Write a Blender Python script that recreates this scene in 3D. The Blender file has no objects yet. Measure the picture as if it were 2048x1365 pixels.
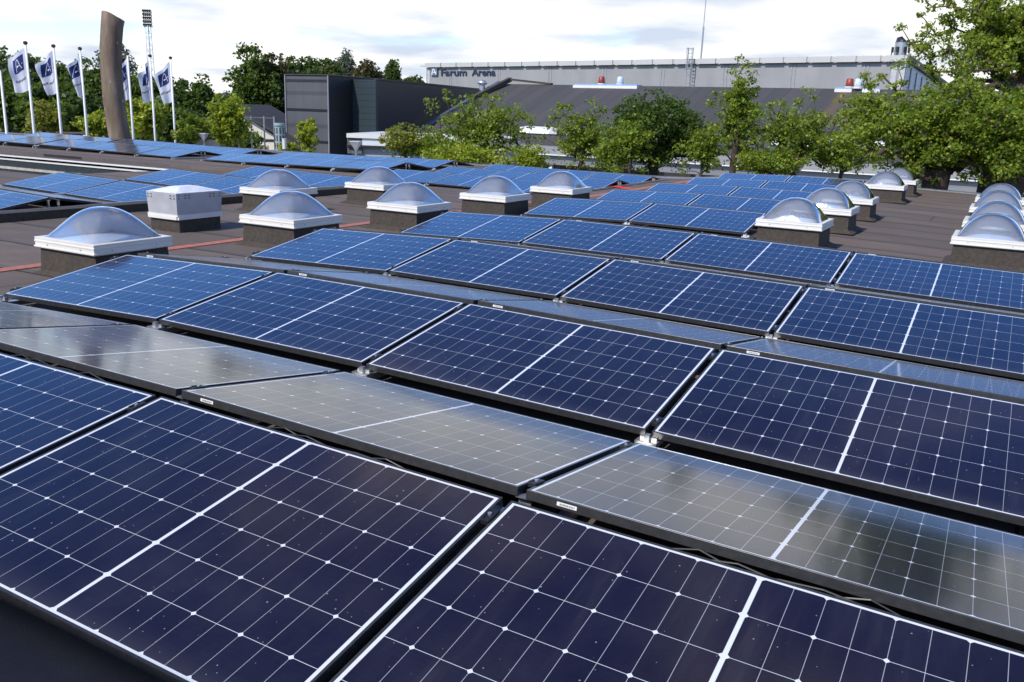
import bpy, math, random
import numpy as np
from mathutils import Vector, Matrix
rad = math.radians
# ------------------------------------------------------------------ camera
Q = dict(f=1749.3107, pitch=-14.51029, roll=2.026742, yaw=-28.755506, cx=6.591918, cy=-1.32352, cz=1.452762,
         tilt=9.018982, gu=.0342918, rg=.1100393, vg=.1931086, W=1.134, L=1.722,
         bx=-.02246513, by=-.00480041, xx=-.003449165, yy=.000265845, xy=-.0000973115, xxx=.000936472, xxy=-.0000104,
         ex=.0787131, ey=.5902160, epy=-.0641311)
a_, b_, c_ = rad(Q['yaw']), rad(Q['pitch']), rad(Q['roll'])
F_ = Vector((math.sin(a_)*math.cos(b_), math.cos(a_)*math.cos(b_), math.sin(b_)))
R0 = F_.cross(Vector((0, 0, 1))).normalized(); U0 = R0.cross(F_)
R_ = R0*math.cos(c_)+U0*math.sin(c_); U_ = -R0*math.sin(c_)+U0*math.cos(c_)
CAM = Vector((Q['cx'], Q['cy'], Q['cz']))
scene = bpy.context.scene
col = scene.collection
cd = bpy.data.cameras.new('camera'); cam = bpy.data.objects.new('camera', cd); col.objects.link(cam)
cd.sensor_width = 36; cd.lens = Q['f']/2048*36; cd.clip_start = .05; cd.clip_end = 3000
m3 = Matrix((R_, U_, -F_)).transposed()
cam.matrix_world = Matrix.Translation(CAM) @ m3.to_4x4()
scene.camera = cam
# ------------------------------------------------------------------ sky, sun, exposure
SUN_DIR = Vector((-.20, -.70, .68)).normalized()      # towards the sun
sel = math.asin(SUN_DIR.z); saz = math.atan2(SUN_DIR.x, SUN_DIR.y)
w = bpy.data.worlds.new("World"); scene.world = w; w.use_nodes = True
nt = w.node_tree; nt.nodes.clear()
def wn(t, **k):
    n = nt.nodes.new(t)
    for a, v in k.items(): setattr(n, a, v)
    return n
out = wn('ShaderNodeOutputWorld'); bg = wn('ShaderNodeBackground'); bg.inputs[1].default_value = .11
sky = wn('ShaderNodeTexSky', sky_type='NISHITA', sun_disc=False, sun_elevation=sel, sun_rotation=saz, air_density=1.0, dust_density=.6, ozone_density=1.6)
tc = wn('ShaderNodeTexCoord'); sep = wn('ShaderNodeSeparateXYZ'); nt.links.new(tc.outputs['Generated'], sep.inputs[0])
def wmath(op, a, b=None, c=None, clamp=False):
    n = wn('ShaderNodeMath', operation=op); n.use_clamp = clamp
    for i, v in enumerate((a, b, c)):
        if v is None: continue
        if isinstance(v, (int, float)): n.inputs[i].default_value = v
        else: nt.links.new(v, n.inputs[i])
    return n.outputs[0]
zc = wmath('MAXIMUM', sep.outputs[2], 0.0); den = wmath('ADD', zc, .13)
px = wmath('DIVIDE', sep.outputs[0], den); py = wmath('DIVIDE', sep.outputs[1], den)
cmb = wn('ShaderNodeCombineXYZ'); nt.links.new(px, cmb.inputs[0]); nt.links.new(py, cmb.inputs[1]); cmb.inputs[2].default_value = 3.7
nz = wn('ShaderNodeTexNoise'); nz.inputs['Scale'].default_value = .42; nz.inputs['Detail'].default_value = 7; nz.inputs['Roughness'].default_value = .5
nz.inputs['Distortion'].default_value = .5
nt.links.new(cmb.outputs[0], nz.inputs['Vector'])
nz2 = wn('ShaderNodeTexNoise'); nz2.inputs['Scale'].default_value = 1.1; nz2.inputs['Detail'].default_value = 7; nt.links.new(cmb.outputs[0], nz2.inputs['Vector'])
# cover: nearly closed low down, broken higher up
cov = wn('ShaderNodeMapRange'); cov.inputs[1].default_value = .12; cov.inputs[2].default_value = .30; cov.inputs[3].default_value = .22; cov.inputs[4].default_value = -.15
nt.links.new(zc, cov.inputs[0])
cov2 = wn('ShaderNodeMapRange'); cov2.inputs[1].default_value = .50; cov2.inputs[2].default_value = .72; cov2.inputs[3].default_value = 0; cov2.inputs[4].default_value = .0
nt.links.new(zc, cov2.inputs[0])
dn = wmath('ADD', wmath('ADD', nz.outputs['Fac'], cov.outputs[0]), cov2.outputs[0])
cf = wn('ShaderNodeMapRange', interpolation_type='SMOOTHSTEP'); cf.inputs[1].default_value = .50; cf.inputs[2].default_value = .68
nt.links.new(dn, cf.inputs[0])
ramp = wn('ShaderNodeValToRGB'); ramp.color_ramp.elements[0].position = .38; ramp.color_ramp.elements[0].color = (5.3, 6.0, 7.2, 1)
ramp.color_ramp.elements[1].position = .55; ramp.color_ramp.elements[1].color = (9.3, 9.2, 8.9, 1)
nt.links.new(nz2.outputs['Fac'], ramp.inputs[0])
skyg = wn('ShaderNodeMix', data_type='RGBA', blend_type='MULTIPLY'); skyg.inputs[0].default_value = 1
nt.links.new(sky.outputs[0], skyg.inputs[6])
dk = wn('ShaderNodeValToRGB'); e_ = dk.color_ramp.elements     # deeper blue towards the zenith
e_[0].position = .10; e_[0].color = (.62, .74, .90, 1); e_[1].position = .62; e_[1].color = (.16, .26, .46, 1)
x_ = e_.new(.36); x_.color = (.24, .57, 1.0, 1)
nt.links.new(zc, dk.inputs[0])
dk2 = wn('ShaderNodeVectorMath', operation='SCALE'); nt.links.new(dk.outputs[0], dk2.inputs[0]); dk2.inputs['Scale'].default_value = 2.6
nt.links.new(dk2.outputs[0], skyg.inputs[7])
nz3 = wn('ShaderNodeTexNoise'); nz3.inputs['Scale'].default_value = 1.5; nz3.inputs['Detail'].default_value = 5; nt.links.new(cmb.outputs[0], nz3.inputs['Vector'])
uf = wn('ShaderNodeMapRange', interpolation_type='SMOOTHSTEP'); uf.inputs[1].default_value = .53; uf.inputs[2].default_value = .66; nt.links.new(nz3.outputs['Fac'], uf.inputs[0])
uz = wn('ShaderNodeMapRange', interpolation_type='SMOOTHSTEP'); uz.inputs[1].default_value = .42; uz.inputs[2].default_value = .60; nt.links.new(zc, uz.inputs[0])
um = wn('ShaderNodeMix', data_type='RGBA'); nt.links.new(wmath('MULTIPLY', uf.outputs[0], uz.outputs[0]), um.inputs[0]); nt.links.new(skyg.outputs[2], um.inputs[6]); um.inputs[7].default_value = (5.6, 4.8, 4.7, 1)
mx = wn('ShaderNodeMix', data_type='RGBA'); nt.links.new(cf.outputs[0], mx.inputs[0])
nt.links.new(um.outputs[2], mx.inputs[6]); nt.links.new(ramp.outputs[0], mx.inputs[7])
nt.links.new(mx.outputs[2], bg.inputs[0]); nt.links.new(bg.outputs[0], out.inputs[0])
sl = bpy.data.lights.new('sun', 'SUN'); sl.energy = 4.4; sl.angle = rad(.6); sl.color = (1, .95, .87)
so = bpy.data.objects.new('sun', sl); col.objects.link(so); so.rotation_euler = SUN_DIR.to_track_quat('Z', 'Y').to_euler()
scene.view_settings.view_transform = 'Standard'; scene.view_settings.look = 'None'; scene.view_settings.exposure = .2; scene.view_settings.gamma = 1
scene.render.engine = 'CYCLES'
scene.cycles.max_bounces = 8; scene.cycles.transparent_max_bounces = 12
# ------------------------------------------------------------------ helpers
def ray(x, y): return F_+R_*((x-1024)/Q['f'])+U_*((682.5-y)/Q['f'])
def atz(x, y, z):
    v = ray(x, y); return CAM+v*((z-CAM.z)/v.z)
def atd(x, y, d):
    v = ray(x, y); return CAM+v*(d/math.hypot(v.x, v.y))
def onwall(x, y, P0, d):       # meets the vertical plane through P0 along d
    n = Vector((-d[1], d[0], 0)); v = ray(x, y); return CAM+v*(n.dot(Vector(P0)-CAM)/n.dot(v))
def zground(): return -4.1
def tag(o, label=None, cat=None, group=None, kind=None):
    if label: o['label'] = label
    if cat: o['category'] = cat
    if group: o['group'] = group
    if kind: o['kind'] = kind
    return o
def empty(name, loc, rz=0, **k):
    o = bpy.data.objects.new(name, None); o.empty_display_size = .2; col.objects.link(o); o.location = loc; o.rotation_euler = (0, 0, rz)
    return tag(o, **k)
class MB:
    def __init__(s): s.v = []; s.f = []; s.mi = []; s.m = 0; s.M = Matrix.Identity(4)
    def add(s, vs, fs):
        b = len(s.v); s.v += [tuple(s.M @ Vector(v)) for v in vs]; s.f += [tuple(b+i for i in f) for f in fs]; s.mi += [s.m]*len(fs); return s
    def box(s, x0, y0, z0, x1, y1, z1):
        return s.add([(x0,y0,z0),(x1,y0,z0),(x1,y1,z0),(x0,y1,z0),(x0,y0,z1),(x1,y0,z1),(x1,y1,z1),(x0,y1,z1)],
                     [(0,3,2,1),(4,5,6,7),(0,1,5,4),(1,2,6,5),(2,3,7,6),(3,0,4,7)])
    def bar(s, p, q, w, h, up=(0,0,1)):
        p = Vector(p); q = Vector(q); d = (q-p); l = d.length; d.normalize(); sd = d.cross(Vector(up)).normalized(); u = sd.cross(d)
        vs = []
        for e in (p, q):
            for a, b in ((-1,-1),(1,-1),(1,1),(-1,1)): vs.append(tuple(e+sd*a*w/2+u*b*h/2))
        return s.add(vs, [(0,3,2,1),(4,5,6,7),(0,1,5,4),(1,2,6,5),(2,3,7,6),(3,0,4,7)])
    def tube(s, pts, rs, n=10, cap=True):
        pts = [Vector(p) for p in pts]
        if not isinstance(rs, (list, tuple)): rs = [rs]*len(pts)
        vs = []; fs = []; pu = None
        for i, p in enumerate(pts):
            d = (pts[min(i+1, len(pts)-1)]-pts[max(i-1, 0)]).normalized()
            if pu is None: pu = d.orthogonal().normalized()
            pu = (pu-d*pu.dot(d)).normalized(); w_ = d.cross(pu)
            for k in range(n):
                t = 2*math.pi*k/n; vs.append(tuple(p+(pu*math.cos(t)+w_*math.sin(t))*rs[i]))
        for i in range(len(pts)-1):
            for k in range(n): fs.append((i*n+k, i*n+(k+1) % n, (i+1)*n+(k+1) % n, (i+1)*n+k))
        if cap: fs.append(tuple(range(n))[::-1]); fs.append(tuple(range((len(pts)-1)*n, len(pts)*n)))
        return s.add(vs, fs)
    def build(s, name, mats, parent=None, smooth=False, bevel=0):
        me = bpy.data.meshes.new(name); me.from_pydata(s.v, [], s.f); me.update()
        if not isinstance(mats, (list, tuple)): mats = [mats]
        for m in mats: me.materials.append(m)
        me.polygons.foreach_set('material_index', s.mi)
        if smooth: me.polygons.foreach_set('use_smooth', [True]*len(me.polygons))
        o = bpy.data.objects.new(name, me); col.objects.link(o)
        if parent: o.parent = parent
        if bevel:
            b = o.modifiers.new('bevel', 'BEVEL'); b.width = bevel; b.segments = 2; b.limit_method = 'ANGLE'
        return o
def child_map():
    m = {}
    for o in bpy.data.objects:
        if o.parent: m.setdefault(o.parent.name, []).append(o)
    return m
def copy_tree(o, parent=None, cm=None):
    if cm is None: cm = child_map()
    c = o.copy(); col.objects.link(c); c.parent = parent
    for ch in cm.get(o.name, []): copy_tree(ch, c, cm)
    return c
def text_geo(s, size):
    cu = bpy.data.curves.new('t', 'FONT'); cu.body = s; cu.size = size; cu.resolution_u = 3; cu.offset = size*.018
    o = bpy.data.objects.new('t', cu); col.objects.link(o); dg = bpy.context.evaluated_depsgraph_get()
    me = o.evaluated_get(dg).to_mesh(); vs = [tuple(v.co) for v in me.vertices]; fs = [tuple(p.vertices) for p in me.polygons]
    o.evaluated_get(dg).to_mesh_clear(); bpy.data.objects.remove(o); bpy.data.curves.remove(cu)
    return vs, fs
ORD = ['first','second','third','fourth','fifth','sixth','seventh','eighth','ninth','tenth','eleventh','twelfth']
# ------------------------------------------------------------------ materials
class NT:
    def __init__(s, name):
        s.m = bpy.data.materials.new(name); s.m.use_nodes = True; s.t = s.m.node_tree; s.b = s.t.nodes['Principled BSDF']
    def n(s, t, **k):
        n = s.t.nodes.new(t)
        for a, v in k.items(): setattr(n, a, v)
        return n
    def l(s, a, b): s.t.links.new(a, b)
    def math(s, op, *a, clamp=False):
        n = s.n('ShaderNodeMath', operation=op); n.use_clamp = clamp
        for i, v in enumerate(a):
            if isinstance(v, (int, float)): n.inputs[i].default_value = v
            else: s.l(v, n.inputs[i])
        return n.outputs[0]
    def coord(s, which='Object'): return s.n('ShaderNodeTexCoord').outputs[which]
    def noise(s, scale, detail=4, vec=None, rough=.5, sc=None):
        n = s.n('ShaderNodeTexNoise'); n.inputs['Scale'].default_value = scale; n.inputs['Detail'].default_value = detail; n.inputs['Roughness'].default_value = rough
        if vec is None: vec = s.coord()
        if sc:
            mp = s.n('ShaderNodeMapping'); mp.inputs['Scale'].default_value = sc; s.l(vec, mp.inputs[0]); vec = mp.outputs[0]
        s.l(vec, n.inputs['Vector']); return n.outputs['Fac']
    def mix(s, fac, a, b, mode='MIX'):
        n = s.n('ShaderNodeMix', data_type='RGBA', blend_type=mode)
        for i, v in ((0, fac), (6, a), (7, b)):
            if isinstance(v, (int, float)): n.inputs[i].default_value = v
            elif isinstance(v, tuple): n.inputs[i].default_value = v if len(v) == 4 else v+(1,)
            else: s.l(v, n.inputs[i])
        return n.outputs[2]
    def ramp(s, fac, *st):
        n = s.n('ShaderNodeValToRGB'); e = n.color_ramp.elements
        while len(e) < len(st): e.new(.5)
        for x, (p, c) in zip(e, st): x.position = p; x.color = c if len(c) == 4 else c+(1,)
        s.l(fac, n.inputs[0]); return n.outputs[0]
    def bump(s, h, st=.3, d=.01):
        n = s.n('ShaderNodeBump'); n.inputs['Strength'].default_value = st; n.inputs['Distance'].default_value = d; s.l(h, n.inputs['Height']); s.l(n.outputs[0], s.b.inputs['Normal'])
    def set(s, **k):
        for a, v in k.items():
            i = s.b.inputs[a.replace('_', ' ')]
            if isinstance(v, (int, float)): i.default_value = v
            elif isinstance(v, tuple): i.default_value = v if len(v) == 4 else v+(1,)
            else: s.l(v, i)
        return s
def plain(name, c, rough=.6, metal=0, var=.25, scale=8, bump=0, spec=.5):
    t = NT(name); nzv = t.noise(scale, 5); nz3 = t.noise(scale*.23, 3)
    c0 = tuple(x*(1-var) for x in c); c1 = tuple(min(1, x*(1+var)) for x in c)
    base = t.ramp(nzv, (.3, c0), (.7, c1)); base = t.mix(t.math('MULTIPLY', nz3, .5), base, tuple(x*.8 for x in c))
    t.set(Base_Color=base, Roughness=t.math('ADD', t.math('MULTIPLY', nzv, .2), rough-.1), Metallic=metal, Specular_IOR_Level=spec)
    if bump: t.bump(nzv, bump)
    return t.m
# photovoltaic glass ------------------------------------------------
def pv_material():
    t = NT('pv_cells'); xyz = t.n('ShaderNodeSeparateXYZ'); t.l(t.coord(), xyz.inputs[0]); X, Y = xyz.outputs[0], xyz.outputs[1]
    M = t.math
    ax = M('SUBTRACT', M('ABSOLUTE', X), .0065)            # distance from the middle strip
    ch, cv = .0925, .1828
    cx = M('DIVIDE', ax, ch); cy = M('DIVIDE', M('ADD', Y, 3*cv), cv)   # glass origin is its centre
    def near(v, p):                                        # distance to the nearest integer times p
        fr = M('FRACT', v); return M('MULTIPLY', M('MINIMUM', fr, M('SUBTRACT', 1, fr)), p)
    lx = near(cx, ch); ly = near(cy, cv); dx2 = near(M('DIVIDE', cx, 2), 2*ch)
    l1 = M('MULTIPLY', M('LESS_THAN', lx, .0009), .58); l2 = M('LESS_THAN', ly, .00095)
    dia = M('LESS_THAN', M('ADD', dx2, ly), .0098)
    o1 = M('LESS_THAN', ax, 0); o2 = M('GREATER_THAN', cx, 9); o3 = M('LESS_THAN', cy, 0); o4 = M('GREATER_THAN', cy, 6)
    strong = M('MAXIMUM', M('MAXIMUM', M('MAXIMUM', o1, o2), M('MAXIMUM', o3, o4)), dia)
    thin = M('MULTIPLY', M('MAXIMUM', l1, l2), .85)
    white = M('MAXIMUM', strong, thin)
    # fine busbars run across each cell
    bb = M('MULTIPLY', M('LESS_THAN', near(M('MULTIPLY', cy, 9), cv/9), .00035), .015)
    oi = t.n('ShaderNodeObjectInfo')
    cellid = t.n('ShaderNodeCombineXYZ'); t.l(M('FLOOR', cx), cellid.inputs[0]); t.l(M('FLOOR', cy), cellid.inputs[1]); t.l(oi.outputs['Random'], cellid.inputs[2])
    wnz = t.n('ShaderNodeTexWhiteNoise'); t.l(cellid.outputs[0], wnz.inputs[0])
    cell = t.mix(wnz.outputs[0], (.0030, .0036, .017), (.0042, .0046, .022))
    cell = t.mix(M('MULTIPLY', oi.outputs['Random'], .5), cell, (.007, .0045, .016))
    cell = t.mix(bb, cell, (.35, .37, .42))
    base = t.mix(white, cell, (.62, .65, .69))
    # dust: pale specks and a thin film that gathers at the lower edge
    vo = t.n('ShaderNodeTexVoronoi'); vo.inputs['Scale'].default_value = 46; vec = t.n('ShaderNodeVectorMath', operation='ADD')
    t.l(t.coord(), vec.inputs[0]); rr = t.n('ShaderNodeCombineXYZ'); t.l(M('MULTIPLY', oi.outputs['Random'], 57), rr.inputs[0]); t.l(rr.outputs[0], vec.inputs[1]); t.l(vec.outputs[0], vo.inputs[0])
    wz = t.n('ShaderNodeSeparateColor'); t.l(vo.outputs['Color'], wz.inputs[0])
    spk = M('MULTIPLY', M('LESS_THAN', vo.outputs['Distance'], M('MULTIPLY', M('POWER', wz.outputs[0], 4), .13)), .55)
    film = M('MULTIPLY', M('POWER', t.noise(2.2, 7, vec.outputs[0], .65), 3), .11)
    edge = M('MULTIPLY', M('POWER', M('SUBTRACT', 1, M('MULTIPLY', cy, 1/6)), 18), .06)
    vo2 = t.n('ShaderNodeTexVoronoi'); vo2.inputs['Scale'].default_value = 3.1; wv = t.n('ShaderNodeVectorMath', operation='ADD'); t.l(vec.outputs[0], wv.inputs[0])
    nn_ = t.n('ShaderNodeTexNoise'); nn_.inputs['Scale'].default_value = 40; t.l(vec.outputs[0], nn_.inputs['Vector']); ns_ = t.n('ShaderNodeVectorMath', operation='SCALE'); ns_.inputs['Scale'].default_value = .02; t.l(nn_.outputs['Color'], ns_.inputs[0]); t.l(ns_.outputs[0], wv.inputs[1]); t.l(wv.outputs[0], vo2.inputs[0])
    w2 = t.n('ShaderNodeSeparateColor'); t.l(vo2.outputs['Color'], w2.inputs[0])
    drop = M('MULTIPLY', M('LESS_THAN', vo2.outputs['Distance'], M('MULTIPLY', M('MAXIMUM', M('SUBTRACT', w2.outputs[0], .82), 0), .16)), .7)
    streak = M('MULTIPLY', M('POWER', t.noise(9, 4, vec.outputs[0], .6, (1, .12, 1)), 4), .16)
    dust = M('MAXIMUM', M('MAXIMUM', M('MAXIMUM', spk, drop), M('MAXIMUM', film, streak)), edge, clamp=True)
    base = t.mix(dust, base, (.42, .41, .40))
    t.set(Base_Color=base, Roughness=M('ADD', M('MULTIPLY', t.noise(3, 4, vec.outputs[0]), .07), .08), IOR=1.50, Specular_IOR_Level=.5, Sheen_Weight=.50, Sheen_Roughness=.17, Sheen_Tint=(.92, .87, .82))
    t.bump(t.noise(34, 2, vec.outputs[0]), .05, .002)
    return t.m
MAT = {}
MAT['pv'] = pv_material()
MAT['pvframe'] = plain('black_anodised', (.034, .034, .036), .25, 0, .2, 30)
MAT['backsheet'] = plain('white_backsheet', (.55, .56, .58), .6)
MAT['alu'] = plain('mill_aluminium', (.62, .62, .61), .38, .85, .12, 25)
MAT['aluw'] = plain('white_lacquered_aluminium', (.66, .63, .57), .38, .0, .05, 4)
MAT['black'] = plain('black_plastic', (.012, .012, .013), .45)
MAT['steel'] = plain('galvanised_steel', (.42, .43, .44), .42, .7, .2, 12)
MAT['white'] = plain('white_paint', (.74, .74, .72), .5, 0, .06, 3)
MAT['redcable'] = plain('red_sheath', (.55, .03, .02), .5)
MAT['redstrip'] = plain('faded_red_bitumen', (.36, .125, .085), .85, 0, .3, 14)
def roof_mat():
    t = NT('bitumen_felt'); xyz = t.n('ShaderNodeSeparateXYZ'); t.l(t.coord(), xyz.inputs[0]); M = t.math
    wob = t.noise(.6, 3)
    yy = M('ADD', M('ADD', xyz.outputs[1], .42), M('MULTIPLY', wob, .06)); fr = M('FRACT', yy)
    seam = M('MULTIPLY', M('LESS_THAN', fr, .038), .85); lap = M('MULTIPLY', M('LESS_THAN', fr, .14), .5)
    rowi = M('FLOOR', yy); fx = M('FRACT', M('ADD', M('MULTIPLY', xyz.outputs[0], .13), M('MULTIPLY', rowi, .37)))
    seam2 = M('LESS_THAN', fx, .0018)
    wnz = t.n('ShaderNodeTexWhiteNoise', noise_dimensions='1D'); t.l(rowi, wnz.inputs['W'])
    c = t.ramp(t.noise(1.1, 8, None, .65, (1, 2.2, 1)), (.28, (.090, .061, .046)), (.55, (.136, .098, .075)), (.78, (.184, .141, .112)))
    c = t.mix(M('MULTIPLY', wnz.outputs[0], .55), c, (.066, .054, .047))
    c = t.mix(M('MULTIPLY', t.noise(90, 3), .35), c, (.15, .14, .13))
    c = t.mix(lap, c, (.075, .066, .060))
    blot = t.ramp(t.noise(.45, 5), (.58, (0, 0, 0)), (.72, (1, 1, 1)))
    c = t.mix(M('MULTIPLY', blot, .35), c, (.15, .13, .11))
    c = t.mix(M('MAXIMUM', seam, seam2), c, (.012, .011, .010))
    t.set(Base_Color=c, Roughness=.86, Specular_IOR_Level=.3)
    t.bump(M('ADD', M('MULTIPLY', t.noise(160, 3), .4), M('MULTIPLY', t.noise(1.6, 4), 1.2)), .5, .012)
    return t.m
MAT['roof'] = roof_mat()
MAT['curb'] = plain('bitumen_upstand', (.055, .044, .034), .85, 0, .35, 22, .4, .3)
def leafmat(name, c1, c2, c3, patch=.25):
    t = NT(name); gi = t.n('ShaderNodeNewGeometry'); M = t.math
    c = t.ramp(gi.outputs['Random Per Island'], (.0, c1), (.6, c2), (1, c3))
    p = t.ramp(t.noise(patch, 3), (.45, (0, 0, 0)), (.65, (1, 1, 1)))
    c = t.mix(M('MULTIPLY', p, .55), c, c3)
    t.set(Base_Color=c, Roughness=.5, Specular_IOR_Level=.35)
    tr = t.n('ShaderNodeBsdfTranslucent'); t.l(t.mix(.5, c, tuple(min(1, x*2) for x in c3)), tr.inputs[0])
    ms = t.n('ShaderNodeMixShader'); ms.inputs[0].default_value = .40
    t.l(t.b.outputs[0], ms.inputs[1]); t.l(tr.outputs[0], ms.inputs[2]); t.l(ms.outputs[0], t.t.nodes['Material Output'].inputs[0])
    return t.m
LF = dict(
 oak=leafmat('oak_leaves', (.065, .115, .010), (.14, .215, .016), (.27, .31, .030)),
 yel=leafmat('yellow_green_leaves', (.11, .17, .012), (.21, .28, .018), (.38, .40, .035)),
 ora=leafmat('orange_tinged_leaves', (.08, .13, .015), (.16, .21, .02), (.30, .27, .04), .45),
 dark=leafmat('dark_green_leaves', (.022, .046, .009), (.050, .095, .013), (.12, .17, .02)),
 far=leafmat('far_green_leaves', (.028, .052, .014), (.058, .095, .018), (.11, .15, .028), .08),
 brn=leafmat('brown_green_leaves', (.025, .038, .010), (.06, .07, .018), (.12, .09, .03), .12),
 gry=leafmat('grey_green_leaves', (.06, .085, .055), (.10, .13, .085), (.16, .19, .13), .1))
MAT['bark'] = plain('bark', (.07, .052, .04), .9, 0, .45, 6, .6, .2)
# ------------------------------------------------------------------ roof height under the arrays
def rz_(x, y):
    X, Y = x-4, y-5
    return Q['bx']*X+Q['by']*Y+Q['xx']*X*X+Q['yy']*Y*Y+Q['xy']*X*Y+Q['xxx']*X**3+Q['xxy']*X*X*Y
def sm(a, b, t):
    t = max(0., min(1., (t-a)/(b-a))); return t*t*(3-2*t)
def zroof(x, y):
    xc = max(0., min(8.2, x)); yc = max(-2., min(23., y))
    z = rz_(xc, yc)-.125
    z -= .15*sm(12.5, 17, y)*sm(.3, 2.6, -x)
    return z
# ------------------------------------------------------------------ SETTING: ground and roof deck
g = MB(); g.add([(-900, -600, -4.1), (900, -600, -4.1), (900, 1500, -4.1), (-900, 1500, -4.1)], [(0, 1, 2, 3)])
gm = NT('grass_ground'); gm.set(Base_Color=gm.ramp(gm.noise(.05, 6), (.35, (.035, .055, .015)), (.65, (.07, .085, .03))), Roughness=.9)
tag(g.build('ground', gm.m), kind='structure')
pv_ = MB(); pv_.add([(-75, 26.5, -4.09), (40, 26.5, -4.09), (40, 62, -4.09), (-75, 62, -4.09)], [(0, 1, 2, 3)])
tag(pv_.build('pavement', plain('grey_paving', (.16, .155, .15), .85, 0, .2, 2)), kind='structure')
HX, HY0, HY1 = -11.6, 10.6, 13.95          # light well in the roof deck
xs = sorted(set([-46+i*.5 for i in range(0, 120)] + [HX])); xs = [x for x in xs if x <= 13]
ys = sorted(set([-4+i*.4 for i in range(0, 73)] + [HY0, HY1, 25.3])); ys = [y for y in ys if y <= 25.3]
def is_hole(xa, ya): return xa < HX and HY0 < ya < HY1
rm = MB(); idx = {}
for j, y in enumerate(ys):
    for i, x in enumerate(xs): idx[i, j] = len(rm.v); rm.v.append((x, y, zroof(x, y)))
for j in range(len(ys)-1):
    for i in range(len(xs)-1):
        if not is_hole((xs[i]+xs[i+1])/2, (ys[j]+ys[j+1])/2):
            rm.f.append((idx[i, j], idx[i+1, j], idx[i+1, j+1], idx[i, j+1])); rm.mi.append(0)
tag(rm.build('roof_deck', MAT['roof'], smooth=True), kind='structure')
wl = MB()
wl.box(-46, 25.28, -4.1, 13, 25.5, -.62); wl.box(12.98, -4, -4.1, 13.2, 25.5, -.5)
tag(wl.build('building_wall', plain('dark_cladding', (.07, .07, .072), .7)), 'dark outer wall below the far edge of the flat roof', 'wall')
ed = MB()
for i in range(58):
    x0, x1 = -46+i, -45+i
    za, zb = zroof(x0, 25.2), zroof(x1, 25.2)
    ed.add([(x0,25.05,za-.45),(x1,25.05,zb-.45),(x1,25.55,zb-.45),(x0,25.55,za-.45),(x0,25.12,za+.03),(x1,25.12,zb+.03),(x1,25.55,zb+.03),(x0,25.55,za+.03)],
           [(4,5,6,7),(0,1,5,4),(3,7,6,2),(0,3,2,1)])
tag(ed.build('roof_edge', plain('edge_flashing', (.16, .16, .165), .5, .4)), 'grey metal flashing along the far edge of the flat roof', 'flashing')
rw_ = MB(); rw_.box(-1.0, -3.4, -.3, 6.1, -3.1, 2.91); rw_.box(-1.05, -3.45, 2.915, 6.15, -3.05, 2.97)  # unseen wall, added behind the camera only to shade the near roof corner
tag(rw_.build('shade_wall', plain('shade_wall_render', (.42, .38, .33), .8)), 'added unseen wall behind the camera that shades the near roof corner', 'wall')
# light well: far side fascia, white trims and beige wall
lw = empty('light_well', (HX-6, HY1, -.5), label='sunken light well in the roof with white edge trims and beige panels', cat='light well')
def lwp(name, mat, *boxes):
    m = MB()
    for b in boxes: m.box(*b)
    o = m.build(name, mat); o.parent = lw; o.matrix_parent_inverse = Matrix.Translation((-(HX-6), -HY1, .5)); return o
zt = zroof(-15, HY1)
lwp('edge_trim', MAT['aluw'], (-46, HY1-.03, zt+.005, HX, HY1+.04, zt+.04)); lwp('edge_trim', MAT['aluw'], (-46, HY1-.22, zt-.07, HX, HY1-.16, zt-.035))
lwp('gutter', MAT['curb'], (-46, HY1-.16, zt-.10, HX, HY1-.02, zt-.06))
lwp('fascia', plain('dark_teal_fascia', (.022, .030, .032), .45), (-46, HY1-.19, zt-.25, HX, HY1-.155, zt-.075))
lwp('sill_trim', plain('beige_trim', (.42, .38, .30), .6), (-46, HY1-.24, zt-.32, HX, HY1-.15, zt-.255))
pm = NT('beige_panels'); sx = pm.n('ShaderNodeSeparateXYZ'); pm.l(pm.coord(), sx.inputs[0])
pm.set(Base_Color=pm.mix(pm.math('LESS_THAN', pm.math('FRACT', pm.math('MULTIPLY', sx.outputs[0], .5)), .012), pm.ramp(pm.noise(1.5, 4), (.3, (.34, .31, .26)), (.7, (.40, .37, .31))), (.10, .09, .08)), Roughness=.8)
lwp('panel_wall', pm.m, (-46, HY1-.14, -4.1, HX, HY1-.05, zt-.325))
lwp('side_wall', MAT['curb'], (HX, HY0, -4.1, HX+.12, HY1, zroof(HX, 12)-.02)); lwp('near_wall', MAT['curb'], (-46, HY0-.12, -4.1, HX, HY0, zroof(-15, HY0)-.02))
def strip(name, x0, y0, x1, y1, wd, h, mat, lift=.006, n=30, **k):
    m = MB(); d = Vector((x1-x0, y1-y0)).normalized(); nx, ny = -d.y*wd/2, d.x*wd/2
    pts = [(x0+(x1-x0)*i/n, y0+(y1-y0)*i/n) for i in range(n+1)]
    vs = []
    for x, y in pts:
        z = zroof(x, y)
        vs += [(x+nx, y+ny, z-.02), (x+nx, y+ny, z+lift+h), (x-nx, y-ny, z+lift+h), (x-nx, y-ny, z-.02)]
    fs = []
    for i in range(n):
        b = i*4
        fs += [(b, b+4, b+5, b+1), (b+1, b+5, b+6, b+2), (b+2, b+6, b+7, b+3)]
    fs += [(0, 1, 2, 3), (n*4+3, n*4+2, n*4+1, n*4)]
    m.add(vs, fs); return tag(m.build(name, mat), **k)
strip('roof_strip', -1.62, 1.2, -1.48, 9.5, .17, .003, MAT['redstrip'], label='faded red strip running back past the front domes on the roof felt', cat='roof strip')
strip('roof_strip', -1.40, 10.2, -1.25, 24.6, .20, .003, MAT['redstrip'], label='faded red strip on the far roof beside the tent shaped panels', cat='roof strip')
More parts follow.
